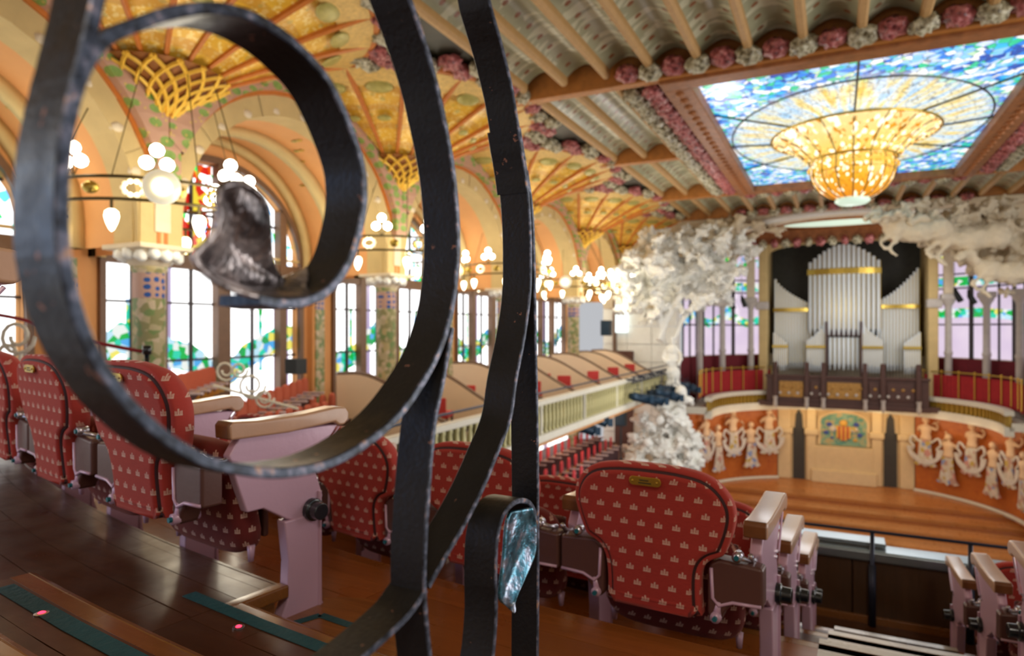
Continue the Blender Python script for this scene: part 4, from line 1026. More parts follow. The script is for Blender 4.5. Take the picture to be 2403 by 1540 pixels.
def standard(parent, x, end=False):
    s = .018
    bm = bmesh.new(); prism(bm, [(.09,.61),(.058,.56),(.085,.47),(.115,.385),(.17,.385),(.25,.335),(.30,.315),(.36,.32),(.39,.38),(.355,.48),(.455,.61)], 0, x-s, x+s)
    ob('standard', bm, M['mauve'], parent, bevel=.006)
    bm = bmesh.new(); prism(bm, [(.24,.33),(.255,.2),(.25,.08),(.22,.015),(.22,0),(.40,0),(.385,.04),(.38,.33)], 0, x-.022, x+.022); ob('pedestal', bm, M['mauve'], parent, bevel=.006)
    for xx in (-.023, .023):
        bm = bmesh.new(); tube(bm, [(x+xx,.372,.02),(x+xx,.372,.40)], .006, 5); tube(bm, [(x+xx,.45,.60),(x+xx,.36,.485)], .004, 5); ob('edge_bead', bm, M['mauve'], parent)
    ap = [(.052,.608),(.048,.648),(.058,.661),(.14,.655),(.30,.657),(.43,.668),(.468,.664),(.484,.645),(.480,.618),(.462,.604),(.440,.606),(.425,.618),(.25,.606)]
    bm = bmesh.new(); prism(bm, ap, 0, x-.036, x+.036); ob('armrest', bm, M['arm'], parent, bevel=.008)
    bm = bmesh.new(); prism(bm, [(.045,.612),(.043,.650),(.053,.662),(.066,.660),(.062,.610)], 0, x-.033, x+.033); tag(ob('armrest_end', bm, M['arm_end'], parent, bevel=.004), 'brown rear end block')
    bm = bmesh.new(); tube(bm, crom([(x,.10,.60),(x,.085,.565),(x,.05,.545),(x,.01,.555),(x,-.02,.58)], 4), .008, 6); ob('curved_bracket', bm, M['steel'], parent, smooth=True)
    for xx in ((-.024,.024)):
        bm = bmesh.new()
        for q in ((.36,.475),(.372,.49)): tube(bm, [(x+xx*.7,q[0]-.03,q[1]),(x+xx,q[0]-.03,q[1])], .006, 6)
        ob('rivets', bm, M['steel'], parent)
    if end:
        e = 1 if x > 0 else -1
        bm = bmesh.new(); tube(bm, [(x+e*.01,.345,.345),(x+e*.035,.345,.345),(x+e*.036,.345,.345),(x+e*.068,.345,.345)], [.038,.036,.028,.027], 20); ob('rubber_knob', bm, M['black_rubber'], parent, bevel=.003)
def wing(parent, sx):
    # curved metal housing between the back and the standard
    n = 10; pts = [(.165,.385),(.185,.365),(.205,.37),(.215,.40),(.235,.425),(.27,.435),(.325,.430),(.325,.55),(.20,.558),(.175,.545),(.165,.52)]
    bm = bmesh.new(); prism(bm, [(sx*x, z) for x, z in pts], 1, -.035, .03); ob('side_housing', bm, M['housing'], parent, bevel=.012)
    bm = bmesh.new(); tube(bm, [(sx*.178, -.036, .53),(sx*.182,-.036,.44),(sx*.20,-.036,.42),(sx*.24,-.036,.437),(sx*.32,-.036,.440)], .0055, 6); ob('housing_rim', bm, M['mauve'], parent, smooth=True)
    bm = bmesh.new(); tube(bm, [(sx*.20,-.025,.43),(sx*.192,-.028,.385)], [.012,.015], 8); tube(bm, [(sx*.192,-.048,.385),(sx*.192,.03,.385)], .016, 12); ob('lower_bracket', bm, M['mauve'], parent, smooth=True)
    bm = bmesh.new(); tube(bm, [(sx*.192,-.058,.385),(sx*.192,-.046,.385)], .008, 6); ob('lower_bolt', bm, M['teal_bolt'], parent); bm = bmesh.new(); tube(bm, [(sx*.255,-.060,.578),(sx*.255,-.053,.578)], .008, 6); ob('upper_bolt', bm, M['teal_bolt'], parent)
    bm = bmesh.new(); tube(bm, [(sx*.255,-.054,.578),(sx*.255,-.02,.578)], .015, 12); tube(bm, [(sx*.255,-.045,.578),(sx*.28,-.01,.562),(sx*.29,.02,.556)], [.009,.007,.009], 8); ob('upper_bracket', bm, M['steel'], parent, smooth=True)
def make_chair(name, label, group, plate, ends):
    t = thing(name, label, 'chair', (0,0,0), 0, group)
    back_mesh('back_cushion', .0, -.02, .065, M['fabric_rim'], t, puff=.008)
    back_mesh('back_piping', .015, -.026, .012, M['piping'], t)
    back_mesh('back_panel', .023, -.035, .02, M['fabric'], t)
    bm = bmesh.new(); prof = []
    # tipped-up seat
    bmesh.ops.create_uvsphere(bm, u_segments=24, v_segments=12, radius=1)
    for v in bm.verts:
        x, y, z = v.co; sg = lambda q, e: (abs(q)**e)*(1 if q > 0 else -1)
        X = sg(x,.45)*.240; Y = sg(y,.6)*.062; Z = sg(z,.45)*.185
        v.co = Vector((X, .155 + Y - Z*.22, .40 + Z))
    ob('tip_up_seat', bm, M['fabric_shaded'], t, smooth=True)
    bm = bmesh.new(); box(bm, (-.2,.24,.26), (.2,.262,.52)); ob('seat_underpan', bm, M['housing'], t, bevel=.01)
    for x in (-.24,.24): bm = bmesh.new(); tube(bm, [(x*.9,.185,.255),(x*.9,.185,.205)], [.014,.009], 6); ob('seat_stop', bm, M['mauve'], t, smooth=True)
    wing(t, -1); wing(t, 1)
    standard(t, -.325 if ends != 'left' else -.29, end=(ends == 'left'))
    if ends == 'right': standard(t, .288, end=True)
    if plate:
        z = .785; y = back_y(0, z) - .040; bm = bmesh.new(); q = []
        for i in range(9): a = -pi/2+pi*i/8; q.append((.038+.012*cos(a), z+.0135*sin(a)))
        for i in range(9): a = pi/2+pi*i/8; q.append((-.038+.012*cos(a), z+.0135*sin(a)))
        prism(bm, q, 1, y, y+.006); pl = ob('brass_plate', bm, M['brass'], t, bevel=.0015)
        bm = bmesh.new()
        for xx in (-.038,.038): bmesh.ops.create_icosphere(bm, subdivisions=2, radius=.0035, matrix=Matrix.Translation((xx, y-.001, z)))
        o = ob('screw', bm, M['brass'], t, smooth=True)
        bm = bmesh.new(); box(bm, (-.017,y-.0006,z+.001), (.012,y,z+.005)); box(bm, (-.020,y-.0006,z-.007), (.020,y,z-.003)); ob('engraved_lines', bm, M['ink'], t)
    return t
protos = {}
def place_chair(R, deg, z, label, group, plate=False, ends=''):
    p = pol(R, deg, z); rz = -R_(deg)
    key = (plate, ends)
    if key not in protos:
        protos[key] = t = make_chair('theatre_chair', label, group, plate, ends); t.location = p; t.rotation_euler = (0,0,rz)
    else: dup(protos[key], p, rz, label, group)
# local +y is the way the sitter faces (towards the arc centre)
G0 = 'row of chairs behind the large iron curve'; G1 = 'row of chairs in front of the grille'
lab0 = ['red crown-patterned theatre chair at the aisle, pink metal end standard with black knob','red crown-patterned chair with brass plate, second from the pink end standard','red crown-patterned chair with brass plate, third from the pink end standard','red crown-patterned chair at the very left edge, fourth from the pink standard']
for k, d in enumerate((9.45, 12.35, 15.15, 18.0, 20.85)):
    lb = lab0[k] if k < 4 else 'red crown-patterned chair beyond the left edge, fifth from the pink standard'
    place_chair(13.66, d, ZL['r0'], lb, G0, True, 'right' if k == 0 else '')
place_chair(14.72, 7.85, ZL['up2']+.03, 'theatre chair whose pale armrest end enters at the left edge of view', 'chairs of the row behind', False, 'right')
lab1 = ['largest red crown-patterned chair with brass plate, in front by the parapet aisle','red crown-patterned chair behind the small iron scroll, second from the parapet aisle','red crown-patterned chair behind the iron bars, third from the parapet aisle','red crown-patterned chair behind the pink standard, fourth from the parapet aisle']
for k in range(8):
    d = 3.95+2.95*k; lb = lab1[k] if k < 4 else 'red crown-patterned chair of the second row, %s from the parapet aisle' % ('fifth','sixth','seventh','eighth')[k-4]
    place_chair(12.75, d, ZL['r1'], lb, G1, k == 0, 'right' if k == 0 else '')
for j, (R, z) in enumerate(((12.0,-1.52),(11.25,-1.80),(10.5,-2.05))):
    rn = ('third','fourth','front')[j]
    for k in range(7):
        d = (4.07,4.14,4.5)[j] + (2.95+.22*j)*k
        place_chair(R, d, z, 'red theatre chair left of the pale steps, %s row, %s' % (rn, ['at the aisle','second from the aisle','third from the aisle','fourth from the aisle','fifth from the aisle','sixth from the aisle','seventh from the aisle'][k]), 'chairs of the %s row left of the steps' % rn, False, 'right' if k == 0 else '')
    for k in range(2):
        d = -2.9 - .15*j - (3.0+.22*j)*k
        place_chair(R, d, z, 'red theatre chair right of the pale steps, %s row, %s' % (rn, ['at the aisle','second from the aisle'][k]), 'chairs of the %s row right of the steps' % rn, False, 'left' if k == 0 else '')

# ================================================================== WROUGHT IRON GRILLE
GP = Vector((.032, .80)); GD = Vector((.469, .883)); GN = Vector((-.883, .469))
def gp(px, py, off=0.0):
    """point of the grille plane (shifted off metres through it) as hall coordinates"""
    k = (px-1201.5)/F_PX; ax, ay = GP.x+GN.x*off, GP.y+GN.y*off
    s = (k*ay - ax)/(GD.x - k*GD.y); lat = ax+GD.x*s; dep = ay+GD.y*s
    return wp(lat, dep, (770.0-py)/F_PX*dep)
UD = (wp(GD.x, GD.y) - wp(0,0)); ND = (wp(GN.x, GN.y) - wp(0,0)); UD.z = ND.z = 0
grille = thing('iron_grille', 'black wrought iron grille of flat bars with a large spiral scroll, closest to the viewer', 'grille', wp(.032,.8,-.65))
GI = Matrix.Translation(-grille.location)
def strip(name, pix, wd=.040, th=.0065, sub=6, o0=0.0, tail=None, label=None):
    """flat bar: the near edge follows the pixel path, the bar runs wd deep through the plane"""
    P = [gp(x, y, o0) for x, y in pix]
    if tail: P = tail[0] + P + tail[1]
    P = crom(P, sub); n = len(P); bm = bmesh.new(); rings = []; rnd = random.Random(len(pix))
    for i, p in enumerate(P):
        t = (P[min(i+1,n-1)]-P[max(i-1,0)]).normalized(); q = ND.cross(t).normalized()
        h = th/2*(1+.03*rnd.uniform(-1,1)); e = .0011
        sec = [(-h,e),(-h+e,0),(h-e,0),(h,e),(h,wd-e),(h-e,wd),(-h+e,wd),(-h,wd-e)]
        rings.append([bm.verts.new(GI @ (p + q*a + ND*b2)) for a, b2 in sec])
    for i in range(n-1):
        for k in range(8): 
            f = bm.faces.new((rings[i][k], rings[i][(k+1)%8], rings[i+1][(k+1)%8], rings[i+1][k])); f.material_index = 1 if k in (0,1,2) else 0; f.smooth = True
    bm.faces.new(rings[0][::-1]); bm.faces.new(rings[-1])
    m = bpy.data.meshes.new(name); bmesh.ops.recalc_face_normals(bm, faces=bm.faces[:]); bm.to_mesh(m); bm.free(); m.materials.append(M['iron']); m.materials.append(M['worn_sheen'])
    o = bpy.data.objects.new(name, m); C.objects.link(o); o.parent = grille
    es = o.modifiers.new('e','EDGE_SPLIT'); es.split_angle = R_(35)
    if label: o['label'] = label
    return o
big = [(250,-90),(232,0),(218,60),(203,120),(188,180),(174,240),(158,320),(150,400),(147,470),(148,540),(153,600),(163,660),(176,710),(204,790),(236,852),(275,910),(316,960),(395,1030),(484,1082),(570,1103),(640,1111),(700,1107),(770,1091),(850,1050),(930,985),(990,905),(1035,820),(1062,730),(1074,640),(1077,550),(1071,450),(1061,370),(1046,290),(1030,215),(1010,140),(985,60),(964,0),(940,-70)]
strip('large_curved_bar', big, .040, .0075)
scroll = [(178,225),(200,165),(228,118),(262,84),(327,56),(386,34),(455,20),(520,19),(590,36),(650,68),(700,107),(768,182),(814,273),(850,377),(858,455),(850,523),(827,605),(782,673),(730,705),(670,713),(610,703)]
strip('spiral_scroll', scroll, .040, .0072)
second = [(1142,-60),(1150,0),(1163,50),(1182,118),(1205,218),(1221,318),(1236,409),(1244,500),(1247,591),(1245,690),(1232,790),(1213,889),(1199,983),(1168,1066),(1134,1149),(1092,1232),(1049,1305),(1008,1378)]
strip('second_curved_bar', second, .038, .006)
strip('lower_curved_bar', [(1002,1386),(966,1440),(908,1498),(855,1545),(790,1600)], .040, .006)
strip('upright_bar', [(1064,770),(1052,840),(1041,900),(1024,983),(1014,1070),(1008,1149),(1000,1274),(998,1378),(1003,1461),(1011,1540),(1020,1640)], .038, .006)
strip('right_upright_bar', [(1238,400),(1248,470),(1253,540),(1256,640),(1258,780),(1261,916),(1263,1053),(1264,1200),(1264,1380),(1263,1540),(1263,1700)], .036, .006)
strip('small_scroll', [(1150,1600),(1160,1530),(1166,1440),(1165,1357),(1168,1274),(1180,1218),(1200,1188),(1222,1176),(1243,1180),(1256,1200),(1259,1228)], .040, .0062)
# lap joint with rivet on the second bar
jl = strip('lap_plate', [(1219,300),(1226,345),(1234,395),(1241,450)], .041, .0095)
bm = bmesh.new(); pr = gp(1222,345,.022); q = (gp(1196,345,.022)-pr)
tdir = (gp(1226,390)-gp(1220,310)).normalized(); nrm_ = ND.cross(tdir).normalized()
if (Vector((CX,0,0))-pr).dot(nrm_) < 0: nrm_ = -nrm_
bmesh.ops.create_icosphere(bm, subdivisions=3, radius=.0058, matrix=Matrix.Translation(pr + nrm_*.005 - grille.location)); ob('rivet', bm, M['worn_sheen'], grille, smooth=True)
# leaf ends: hammered blades
def leaf(name, L_, R__, offL, offR, mat, waves, amp, label=None, mats=None):
    A = crom([gp(x, y, o) for (x, y), o in zip(L_, offL)], 5); D = crom([gp(x, y, o) for (x, y), o in zip(R__, offR)], 5)
    n = min(len(A), len(D)); m = 14; vs = []; fs = []
    for i in range(n):
        for j in range(m+1):
            u = j/m; p = A[i].lerp(D[i], u); ww = (A[i]-D[i]).length
            d = amp*ww*(sin(u*pi)*(.9) + .28*sin(u*waves + i*.22) * sin(u*pi)) ; p = p + ND*d; vs.append(p - grille.location)
    for i in range(n-1):
        for j in range(m): k = i*(m+1)+j; fs.append((k, k+1, k+m+2, k+m+1))
    o = me_obj(name, vs, fs, mat, grille, True)
    s = o.modifiers.new('s','SOLIDIFY'); s.thickness = .0045; s.offset = 1
    sb = o.modifiers.new('sub','SUBSURF'); sb.levels = 1; sb.render_levels = 1
    if label: o['label'] = label
    return o
L1 = [(740,704),(675,713),(619,709),(552,693),(508,674),(462,640),(444,606),(453,585),(477,563),(495,535),(504,504),(500,470),(508,437),(530,424),(552,419)]
R1 = [(748,612),(733,627),(712,652),(685,663),(665,648),(650,628),(641,600),(637,575),(634,548),(632,521),(630,484),(614,451),(600,438),(585,428),(566,420)]
b = B('hammered_iron', .34, .8, (.10,.09,.09), coat=.3); p = b.wpos(); b.set('Base Color', b.ramp(b.noise(p, 30, 4), [(.35,(.07,.06,.065)),(.52,(.28,.24,.24)),(.64,(.75,.66,.64))])); b.bump(b.noise(b.scale(p, (1,1,.45)), 75, 2), .9, .010); M['leaf_iron'] = b.mat  # pale reflection streaks are put into the base colour
leaf('leaf_end', L1, R1, [.001]*15, [.040,.040,.038,.036,.033,.03,.026,.022,.018,.015,.012,.01,.008,.006,.004], M['leaf_iron'], 9, .20, 'broad hammered leaf ending the spiral')
L2 = [(1200,1203),(1192,1224),(1187,1262),(1184,1305),(1179,1345),(1175,1385),(1176,1408),(1188,1424),(1199,1435)]
R2 = [(1252,1192),(1261,1224),(1263,1265),(1261,1296),(1250,1326),(1236,1356),(1222,1385),(1210,1412),(1201,1437)]
b = B('hammered_sheen_iron', .22, .7, (.10,.20,.26), coat=.5); p = b.wpos(); b.set('Base Color', b.ramp(b.noise(p, 60, 4), [(.3,(.01,.05,.08)),(.5,(.06,.24,.34)),(.62,(.35,.38,.48))])); b.bump(b.noise(p, 70, 3), .5, .004); M['blue_sheen_iron'] = b.mat  # blue sheen of the small leaf is put into its base colour
leaf('small_leaf_end', L2, R2, [.004]*9, [-.003]*9, M['blue_sheen_iron'], 7, .07, 'small hammered leaf with a blue sheen')
bm = bmesh.new(); bmesh.ops.create_icosphere(bm, subdivisions=2, radius=.0055, matrix=Matrix.Translation(gp(1224,1233,.008) - grille.location)); ob('rivet', bm, M['iron'], grille, smooth=True)
# top and bottom rails of the grille (outside the picture)
for z in (-.62, .62):
    a = wp(*(GP - GD*.62), z) + ND*.02; c_ = wp(*(GP + GD*.35), z) + ND*.02; bm = bmesh.new(); tube(bm, [a-grille.location, c_-grille.location], .02, 4); ob('rail', bm, M['iron'], grille)

# rope barrier and scrolling white ironwork on the side gallery
def cam_at(px, py, dep): return wp((px-1201.5)/F_PX*dep, dep, (770.0-py)/F_PX*dep)
rp_ = thing('rope_barrier', 'dark red rope barrier sagging across the left windows, above the chairs', 'rope')
bm = bmesh.new(); tube(bm, crom([cam_at(-60,730,6.2), cam_at(60,752,6.2), cam_at(160,790,6.2), cam_at(265,812,6.2), cam_at(338,826,6.2)], 6), .018, 7); ob('rope', bm, M['rope'], rp_, smooth=True)
q = cam_at(345,822,6.2); bm = bmesh.new(); tube(bm, [q+Vector((0,0,-2.2)), q+Vector((0,0,.03))], .025, 8); tube(bm, [q+Vector((0,0,-.04)), q+Vector((0,0,.045))], .04, 10); ob('post', bm, M['black_rubber'], rp_, smooth=True)
sc0 = thing('white_scroll_railing', 'white scrolled iron railing in front of the stained glass windows', 'railing')
for (cx_, cy_, rr, dp) in ((530,870,26,9.5),(562,868,20,9.5),(590,905,34,9.5),(620,935,24,9.5),(40,790,44,6.0),(20,830,30,6.0)):
    pts = [cam_at(cx_ + rr*(1-.07*i*.5)*cos(i*.5), cy_ + rr*(1-.07*i*.5)*sin(i*.5), dp) for i in range(20)]
    bm = bmesh.new(); tube(bm, pts, .018, 5); ob('scroll', bm, M['fascia_white'], sc0, smooth=True)
bm = bmesh.new(); tube(bm, [cam_at(500,905,9.5), cam_at(700,960,9.5)], .02, 5); ob('rail', bm, M['fascia_white'], sc0)
tag(boxo('equipment_box', (0,0,0), (.3,.3,.3), M['speaker'], None, .01), 'small black box on the sill between the left windows', 'box'); bpy.data.objects['equipment_box'].location = cam_at(668,878,13.0)

# ================================================================== SIDE GALLERY SEATS
def make_far_seat(label, group, mt):
    t = thing('gallery_seat', label, 'chair', (0,0,0), 0, group)
    bm = bmesh.new(); q = [(-.17,.36),(.17,.36),(.19,.64),(.18,.78),(.12,.86),(0,.88),(-.12,.86),(-.18,.78),(-.19,.64)]; prism(bm, q, 1, -.10, -.03); ob('backrest', bm, mt, t, bevel=.02)
    boxo('seat', (-.22,-.02,.36), (.20,.10,.56), M['seat_dark'], t, .02)
    bm = bmesh.new(); prism(bm, [(.0,.0),(.22,0),(.24,.45),(.36,.58),(.0,.58),(-.04,.4)], 0, .25, .29); ob('standard', bm, M['seat_dark'], t)
    boxo('armrest', (.235,-.02,.56), (.295,.42,.60), M['seat_arm'], t, .01)
    boxo('under_pan', (-.2,.1,.38), (.2,.13,.58), M['brass'], t)
    return t
fs0 = None; n_ = 0
def seat_line(P, Q, n, face, zoff, where, mt='seat_red', grp='gallery seats'):
    global fs0
    P = Vector(P); Q = Vector(Q); first = None
    for i in range(n):
        p = P.lerp(Q, i/(n-1)); rz = face
        lab = 'small red seat, %s in the line %s' % (['first','second','third','fourth','fifth','sixth','seventh','eighth','ninth','tenth','eleventh','twelfth','thirteenth','fourteenth'][i], where)
        if first is None: first = make_far_seat(lab, grp, M[mt]); first.location = p; first.rotation_euler = (0,0,rz); 
        else: dup(first, p, rz, lab, grp)
# lines of seats climbing from the hall towards the windows
def PP(px, py, z):                 # foot of a seat whose top shows at px, py when its top is at height z
    dep = F_PX*(-z)/(py-770.0); v = wp((px-1201.5)/F_PX*dep, dep, z-.82); return v
seat_line(PP(575,948,-1.15), PP(722,893,-1.12), 9, R_(-62), 0, 'right of the white scrolled railing')
seat_line(PP(742,938,-1.42), PP(862,912,-1.40), 7, R_(-62), 0, 'below the end of the spiral scroll')
seat_line(PP(436,885,-.78), PP(500,868,-.80), 5, R_(-66), 0, 'left of the white scrolled railing')
seat_line(PP(640,975,-1.40), PP(770,950,-1.42), 7, R_(-62), 0, 'just above the pink end armrest')
seat_line(PP(1000,985,-2.2), PP(1052,960,-2.1), 4, R_(-60), 0, 'between the large curved bar and the upright bar')
seat_line((-7.9,15.8,-5.0), (-7.9,23.9,-5.0), 14, R_(-75), 0, 'along the middle of the lower balcony', 'seat_red2', 'lower balcony seats')
seat_line((-8.8,16.8,-4.8), (-8.8,24.4,-4.8), 13, R_(-75), 0, 'on the lower balcony beside the columns', 'seat_red2', 'lower balcony seats')
seat_line((-7.1,13.0,-5.0), (-7.1,18.5,-5.0), 10, R_(-75), 0, 'on the lower balcony at the front rail', 'seat_red2', 'lower balcony seats')

# ================================================================== CHANDELIERS ROUND THE COLUMNS
ch0 = None; CR = 1.28
def make_chandelier(label):
    t = thing('ring_chandelier', label, 'chandelier', (0,0,0), 0, 'ring chandeliers round the columns')
    for z in (-.14, .14):
        bm = bmesh.new(); tube(bm, [(CR*cos(2*pi*i/40), CR*sin(2*pi*i/40), z) for i in range(40)], .022, 6, closed=True); ob('ring', bm, M['bronze'], t, smooth=True)
    for k in range(16):
        a = 2*pi*k/16
        bm = bmesh.new(); bmesh.ops.create_uvsphere(bm, u_segments=12, v_segments=8, radius=.095, matrix=Matrix.Diagonal((1,1,.85,1)))
        if k % 2: o = ob('gold_ball', bm, M['gold'], t, smooth=True); o.location = (CR*cos(a), CR*sin(a), 0)
        else:
            bm.free(); bm = bmesh.new(); n = 10
            for q in range(n): b_ = 2*pi*q/n; bmesh.ops.create_icosphere(bm, subdivisions=1, radius=.035, matrix=Matrix.Translation((.12*cos(b_), 0, .09*sin(b_))))
            o = ob('bead_rosette', bm, M['crystal'] if k % 4 else M['gold'], t, smooth=True); o.location = (CR*cos(a), CR*sin(a), 0); o.rotation_euler = (0,0,a+pi/2)
    for k in range(8):
        a = 2*pi*k/8 + .2; c0, s0 = cos(a), sin(a)
        bm = bmesh.new()
        for (dx, dz) in ((-.11,.30),(.11,.30),(0,.45)): tube(bm, [(CR*c0, CR*s0, .14), (CR*c0 - dx*s0, CR*s0 + dx*c0, dz)], .009, 4)
        ob('lamp_stem', bm, M['bronze'], t)
        for (dx, dz) in ((-.115,.33),(.115,.33),(0,.50)):
            bm = bmesh.new(); bmesh.ops.create_icosphere(bm, subdivisions=2, radius=.088); o = ob('globe_bulb', bm, M['bulb'], t, smooth=True); o.location = (CR*c0 - dx*s0, CR*s0 + dx*c0, dz)
        a += pi/8; c0, s0 = cos(a), sin(a)
        bm = bmesh.new(); lathe(bm, [(.0,-.19),(.03,-.16),(.065,-.08),(.085,0),(.075,.06),(.04,.09),(0,.09)], 12); o = ob('pear_bulb', bm, M['pear'], t, smooth=True); o.location = (CR*c0, CR*s0, -.36)
        bm = bmesh.new(); tube(bm, [(CR*c0, CR*s0, -.14),(CR*c0, CR*s0, -.28)], .02, 5); ob('bulb_holder', bm, M['bronze'], t)
        bm = bmesh.new(); tube(bm, [(CR*c0, CR*s0, .14),(.55*c0+.25, .55*s0, 2.1)], .008, 4); ob('hanging_rod', bm, M['bronze'], t)
    for k in range(3):
        a = (-.55, 1.5, 3.3)[k]; bm = bmesh.new(); lathe(bm, [(0,-.07),(.10,-.06),(.14,-.02),(.22,0),(.22,.03),(0,.05)], 20); o = ob('crystal_lamp', bm, M['crystal'], t, smooth=True)
        for v in o.data.vertices: v.co = Vector((v.co.x, -v.co.z*-1, v.co.y))
        o.location = ((CR+.1)*cos(a), (CR+.1)*sin(a), .02); o.rotation_euler = (0,0,a-pi/2)
    return t
chl = ['nearest the grille, seen inside the spiral','behind the large curved bar','third from the grille','nearest the stage','last on the wall, beside the stage sculpture']
for i, yc in enumerate(COLS[1:5] + [25.6]):
    lab = 'ring chandelier of lit globes and gold balls, ' + chl[i]
    if ch0 is None: ch0 = make_chandelier(lab); ch0.location = (WX+.1, yc, 1.74)
    else: dup(ch0, (WX+.1 if i < 4 else WX+.35, yc, 1.74 - .04*i), 1.1*i, lab)
    lamp('POINT', 'chandelier_light', (WX+1.5, yc, 1.5), 95, (1,.90,.70), .6)
    lamp('POINT', 'chandelier_light', (WX-.9, yc-1.5, 1.9), 22, (1,.86,.62), .3)

# ================================================================== SCULPTURE AND STAGE FITTINGS
tex = bpy.data.textures.new('rough_carving', 'CLOUDS'); tex.noise_scale = .26; tex.noise_depth = 4; tex.noise_type = 'HARD_NOISE'
tex2 = bpy.data.textures.new('fine_carving', 'CLOUDS'); tex2.noise_scale = .13
def carved(name, blobs, mat, parent, voxel=.09, disp=.30, tubes=()):
    bm = bmesh.new()
    for (c_, r, sc_, rt) in blobs:
        bmesh.ops.create_icosphere(bm, subdivisions=2, radius=r, matrix=Matrix.Translation(c_) @ Matrix.Rotation(rt, 4, 'Y') @ Matrix.Diagonal((*sc_, 1)))
    for pts, rr in tubes: tube(bm, crom(pts, 4), rr, 8)
    o = ob(name, bm, mat, parent, smooth=True)
    r = o.modifiers.new('r','REMESH'); r.mode = 'VOXEL'; r.voxel_size = voxel; r.use_smooth_shade = True
    for tx, s in ((tex, disp),(tex2, disp*.35)):
        d = o.modifiers.new('d','DISPLACE'); d.texture = tx; d.strength = s; d.texture_coords = 'GLOBAL'; d.mid_level = .5
    return o
def spt(px, py, dep): return cam_at(px, py, dep)
random.seed(5)
def scatter(poly, n, dep, rmin, rmax, ddep=.6):
    """blobs inside a traced outline"""
    out = []; xs = [p[0] for p in poly]; ys = [p[1] for p in poly]
    def inside(x, y):
        c_ = False; j = len(poly)-1
        for i in range(len(poly)):
            if (poly[i][1] > y) != (poly[j][1] > y) and x < (poly[j][0]-poly[i][0])*(y-poly[i][1])/(poly[j][1]-poly[i][1])+poly[i][0]: c_ = not c_
            j = i
        return c_
    while len(out) < n:
        x, y = random.uniform(min(xs), max(xs)), random.uniform(min(ys), max(ys))
        if inside(x, y):
            r = random.uniform(rmin, rmax); out.append((spt(x, y, dep + random.uniform(-ddep, ddep)), r, (random.uniform(.7,1.5), random.uniform(.6,1), random.uniform(.5,1)), random.uniform(-1,1)))
    return out
sl = thing('stage_sculpture', 'white stone tree and cloud sculpture climbing the left side of stage', 'sculpture')
top = [(1455,600),(1520,545),(1620,530),(1700,520),(1770,560),(1775,600),(1735,640),(1715,705),(1640,730),(1560,735),(1510,760),(1450,745),(1445,660)]
carved('tree_foliage', scatter(top, 170, 25.6, .16, .36, .8) + scatter([(1460,620),(1530,570),(1680,560),(1700,700),(1600,710),(1470,725)], 75, 26.3, .34, .5, .3), M['white_stone'], sl, .065, .40)
carved('sculpted_lintel', scatter([(1620,515),(1850,500),(1850,530),(1800,560),(1740,560),(1640,545)], 22, 26.0, .2, .34, .4), M['stone_pale'], sl, .09, .3)
carved('tree_trunk', [], M['white_stone'], sl, .06, .10, tubes=(([spt(1545,800,25.4), spt(1560,760,25.4), spt(1580,720,25.4), spt(1600,690,25.4)], .16),([spt(1580,800,25.4), spt(1600,755,25.4), spt(1625,720,25.4)], .12),([spt(1560,810,25.5), spt(1548,760,25.4), spt(1540,720,25.4)], .13)))
# standing draped figure
fx = spt(1578,920,25.0)
stt = thing('standing_statue', 'white draped standing figure in front of the left stage windows', 'sculpture', (fx.x, fx.y, fx.z))
carved('draped_figure', [((0,0,0.2),.34,(1,.8,1.2),0),((0,0,.7),.30,(1,.75,1.3),0),((-.05,0,1.2),.27,(1,.75,1.2),.1),((-.02,0,1.6),.25,(1.15,.7,.9),0),((0,-.02,1.98),.15,(.9,1,1.15),0)], M['white_stone'], stt, .045, .10,
       tubes=(([(-.22,0,1.65),(-.36,-.1,1.3),(-.15,-.25,1.1)], .08),([(.2,0,1.65),(.34,-.08,1.35),(.28,-.2,1.0)], .08)))
sg = thing('sculpture_group', 'white carved group of clustered figures beside left end of stage', 'sculpture')
low = [(1575,925),(1610,925),(1625,985),(1640,1040),(1650,1095),(1560,1100),(1480,1085),(1470,1045),(1500,985),(1540,950)]
carved('figures', scatter(low, 110, 24.2, .18, .38, .7), M['white_stone'], sg, .06, .36)
carved('heads', [(spt(1598,920,23.8), .24, (1,1,1.15), 0), (spt(1548,985,23.6), .2, (1,1,1.1), 0), (spt(1520,1040,23.5), .2, (1,1,1.1), .2)], M['white_stone'], sg, .05, .08)
carved('plinth', [((-6.9,26.9,-6.4),.9,(1.2,.8,1.7),0),((-6.3,26.9,-7.4),.9,(1.3,.8,1),0)], M['white_stone'], sg, .12, .3)
sr = thing('stage_sculpture', 'cream stone sculpture of rearing horses and clouds, right of the stage arch', 'sculpture')
rt = [(2050,500),(2120,478),(2260,470),(2403,470),(2440,640),(2403,665),(2360,690),(2330,640),(2290,625),(2240,590),(2200,585),(2150,560),(2100,545)]
carved('clouds', scatter(rt, 110, 20.2, .18, .38, .7), M['stone_pale'], sr, .06, .34)
def horse(px, py, dep, s, d):
    o = spt(px, py, dep); X = lambda a, b2, c_: (o.x+a*s*d, o.y+b2*s, o.z+c_*s)
    return [(Vector(X(0,0,0)), .42*s, (1.5,.8,.85), 0), (Vector(X(.55,-.1,.12)), .36*s, (1,.8,1), 0), (Vector(X(-.6,0,.05)), .38*s, (1,.8,1), 0)], \
        [([X(.7,-.1,.2), X(.95,-.2,.45), X(1.1,-.3,.62)], .18*s), ([X(1.05,-.3,.66), X(1.25,-.4,.5), X(1.4,-.5,.38)], .13*s), ([X(.7,-.2,-.1), X(.95,-.35,-.3), X(.8,-.45,-.55)], .08*s), ([X(.5,-.2,-.2), X(.7,-.35,-.5), X(.5,-.4,-.75)], .08*s)]
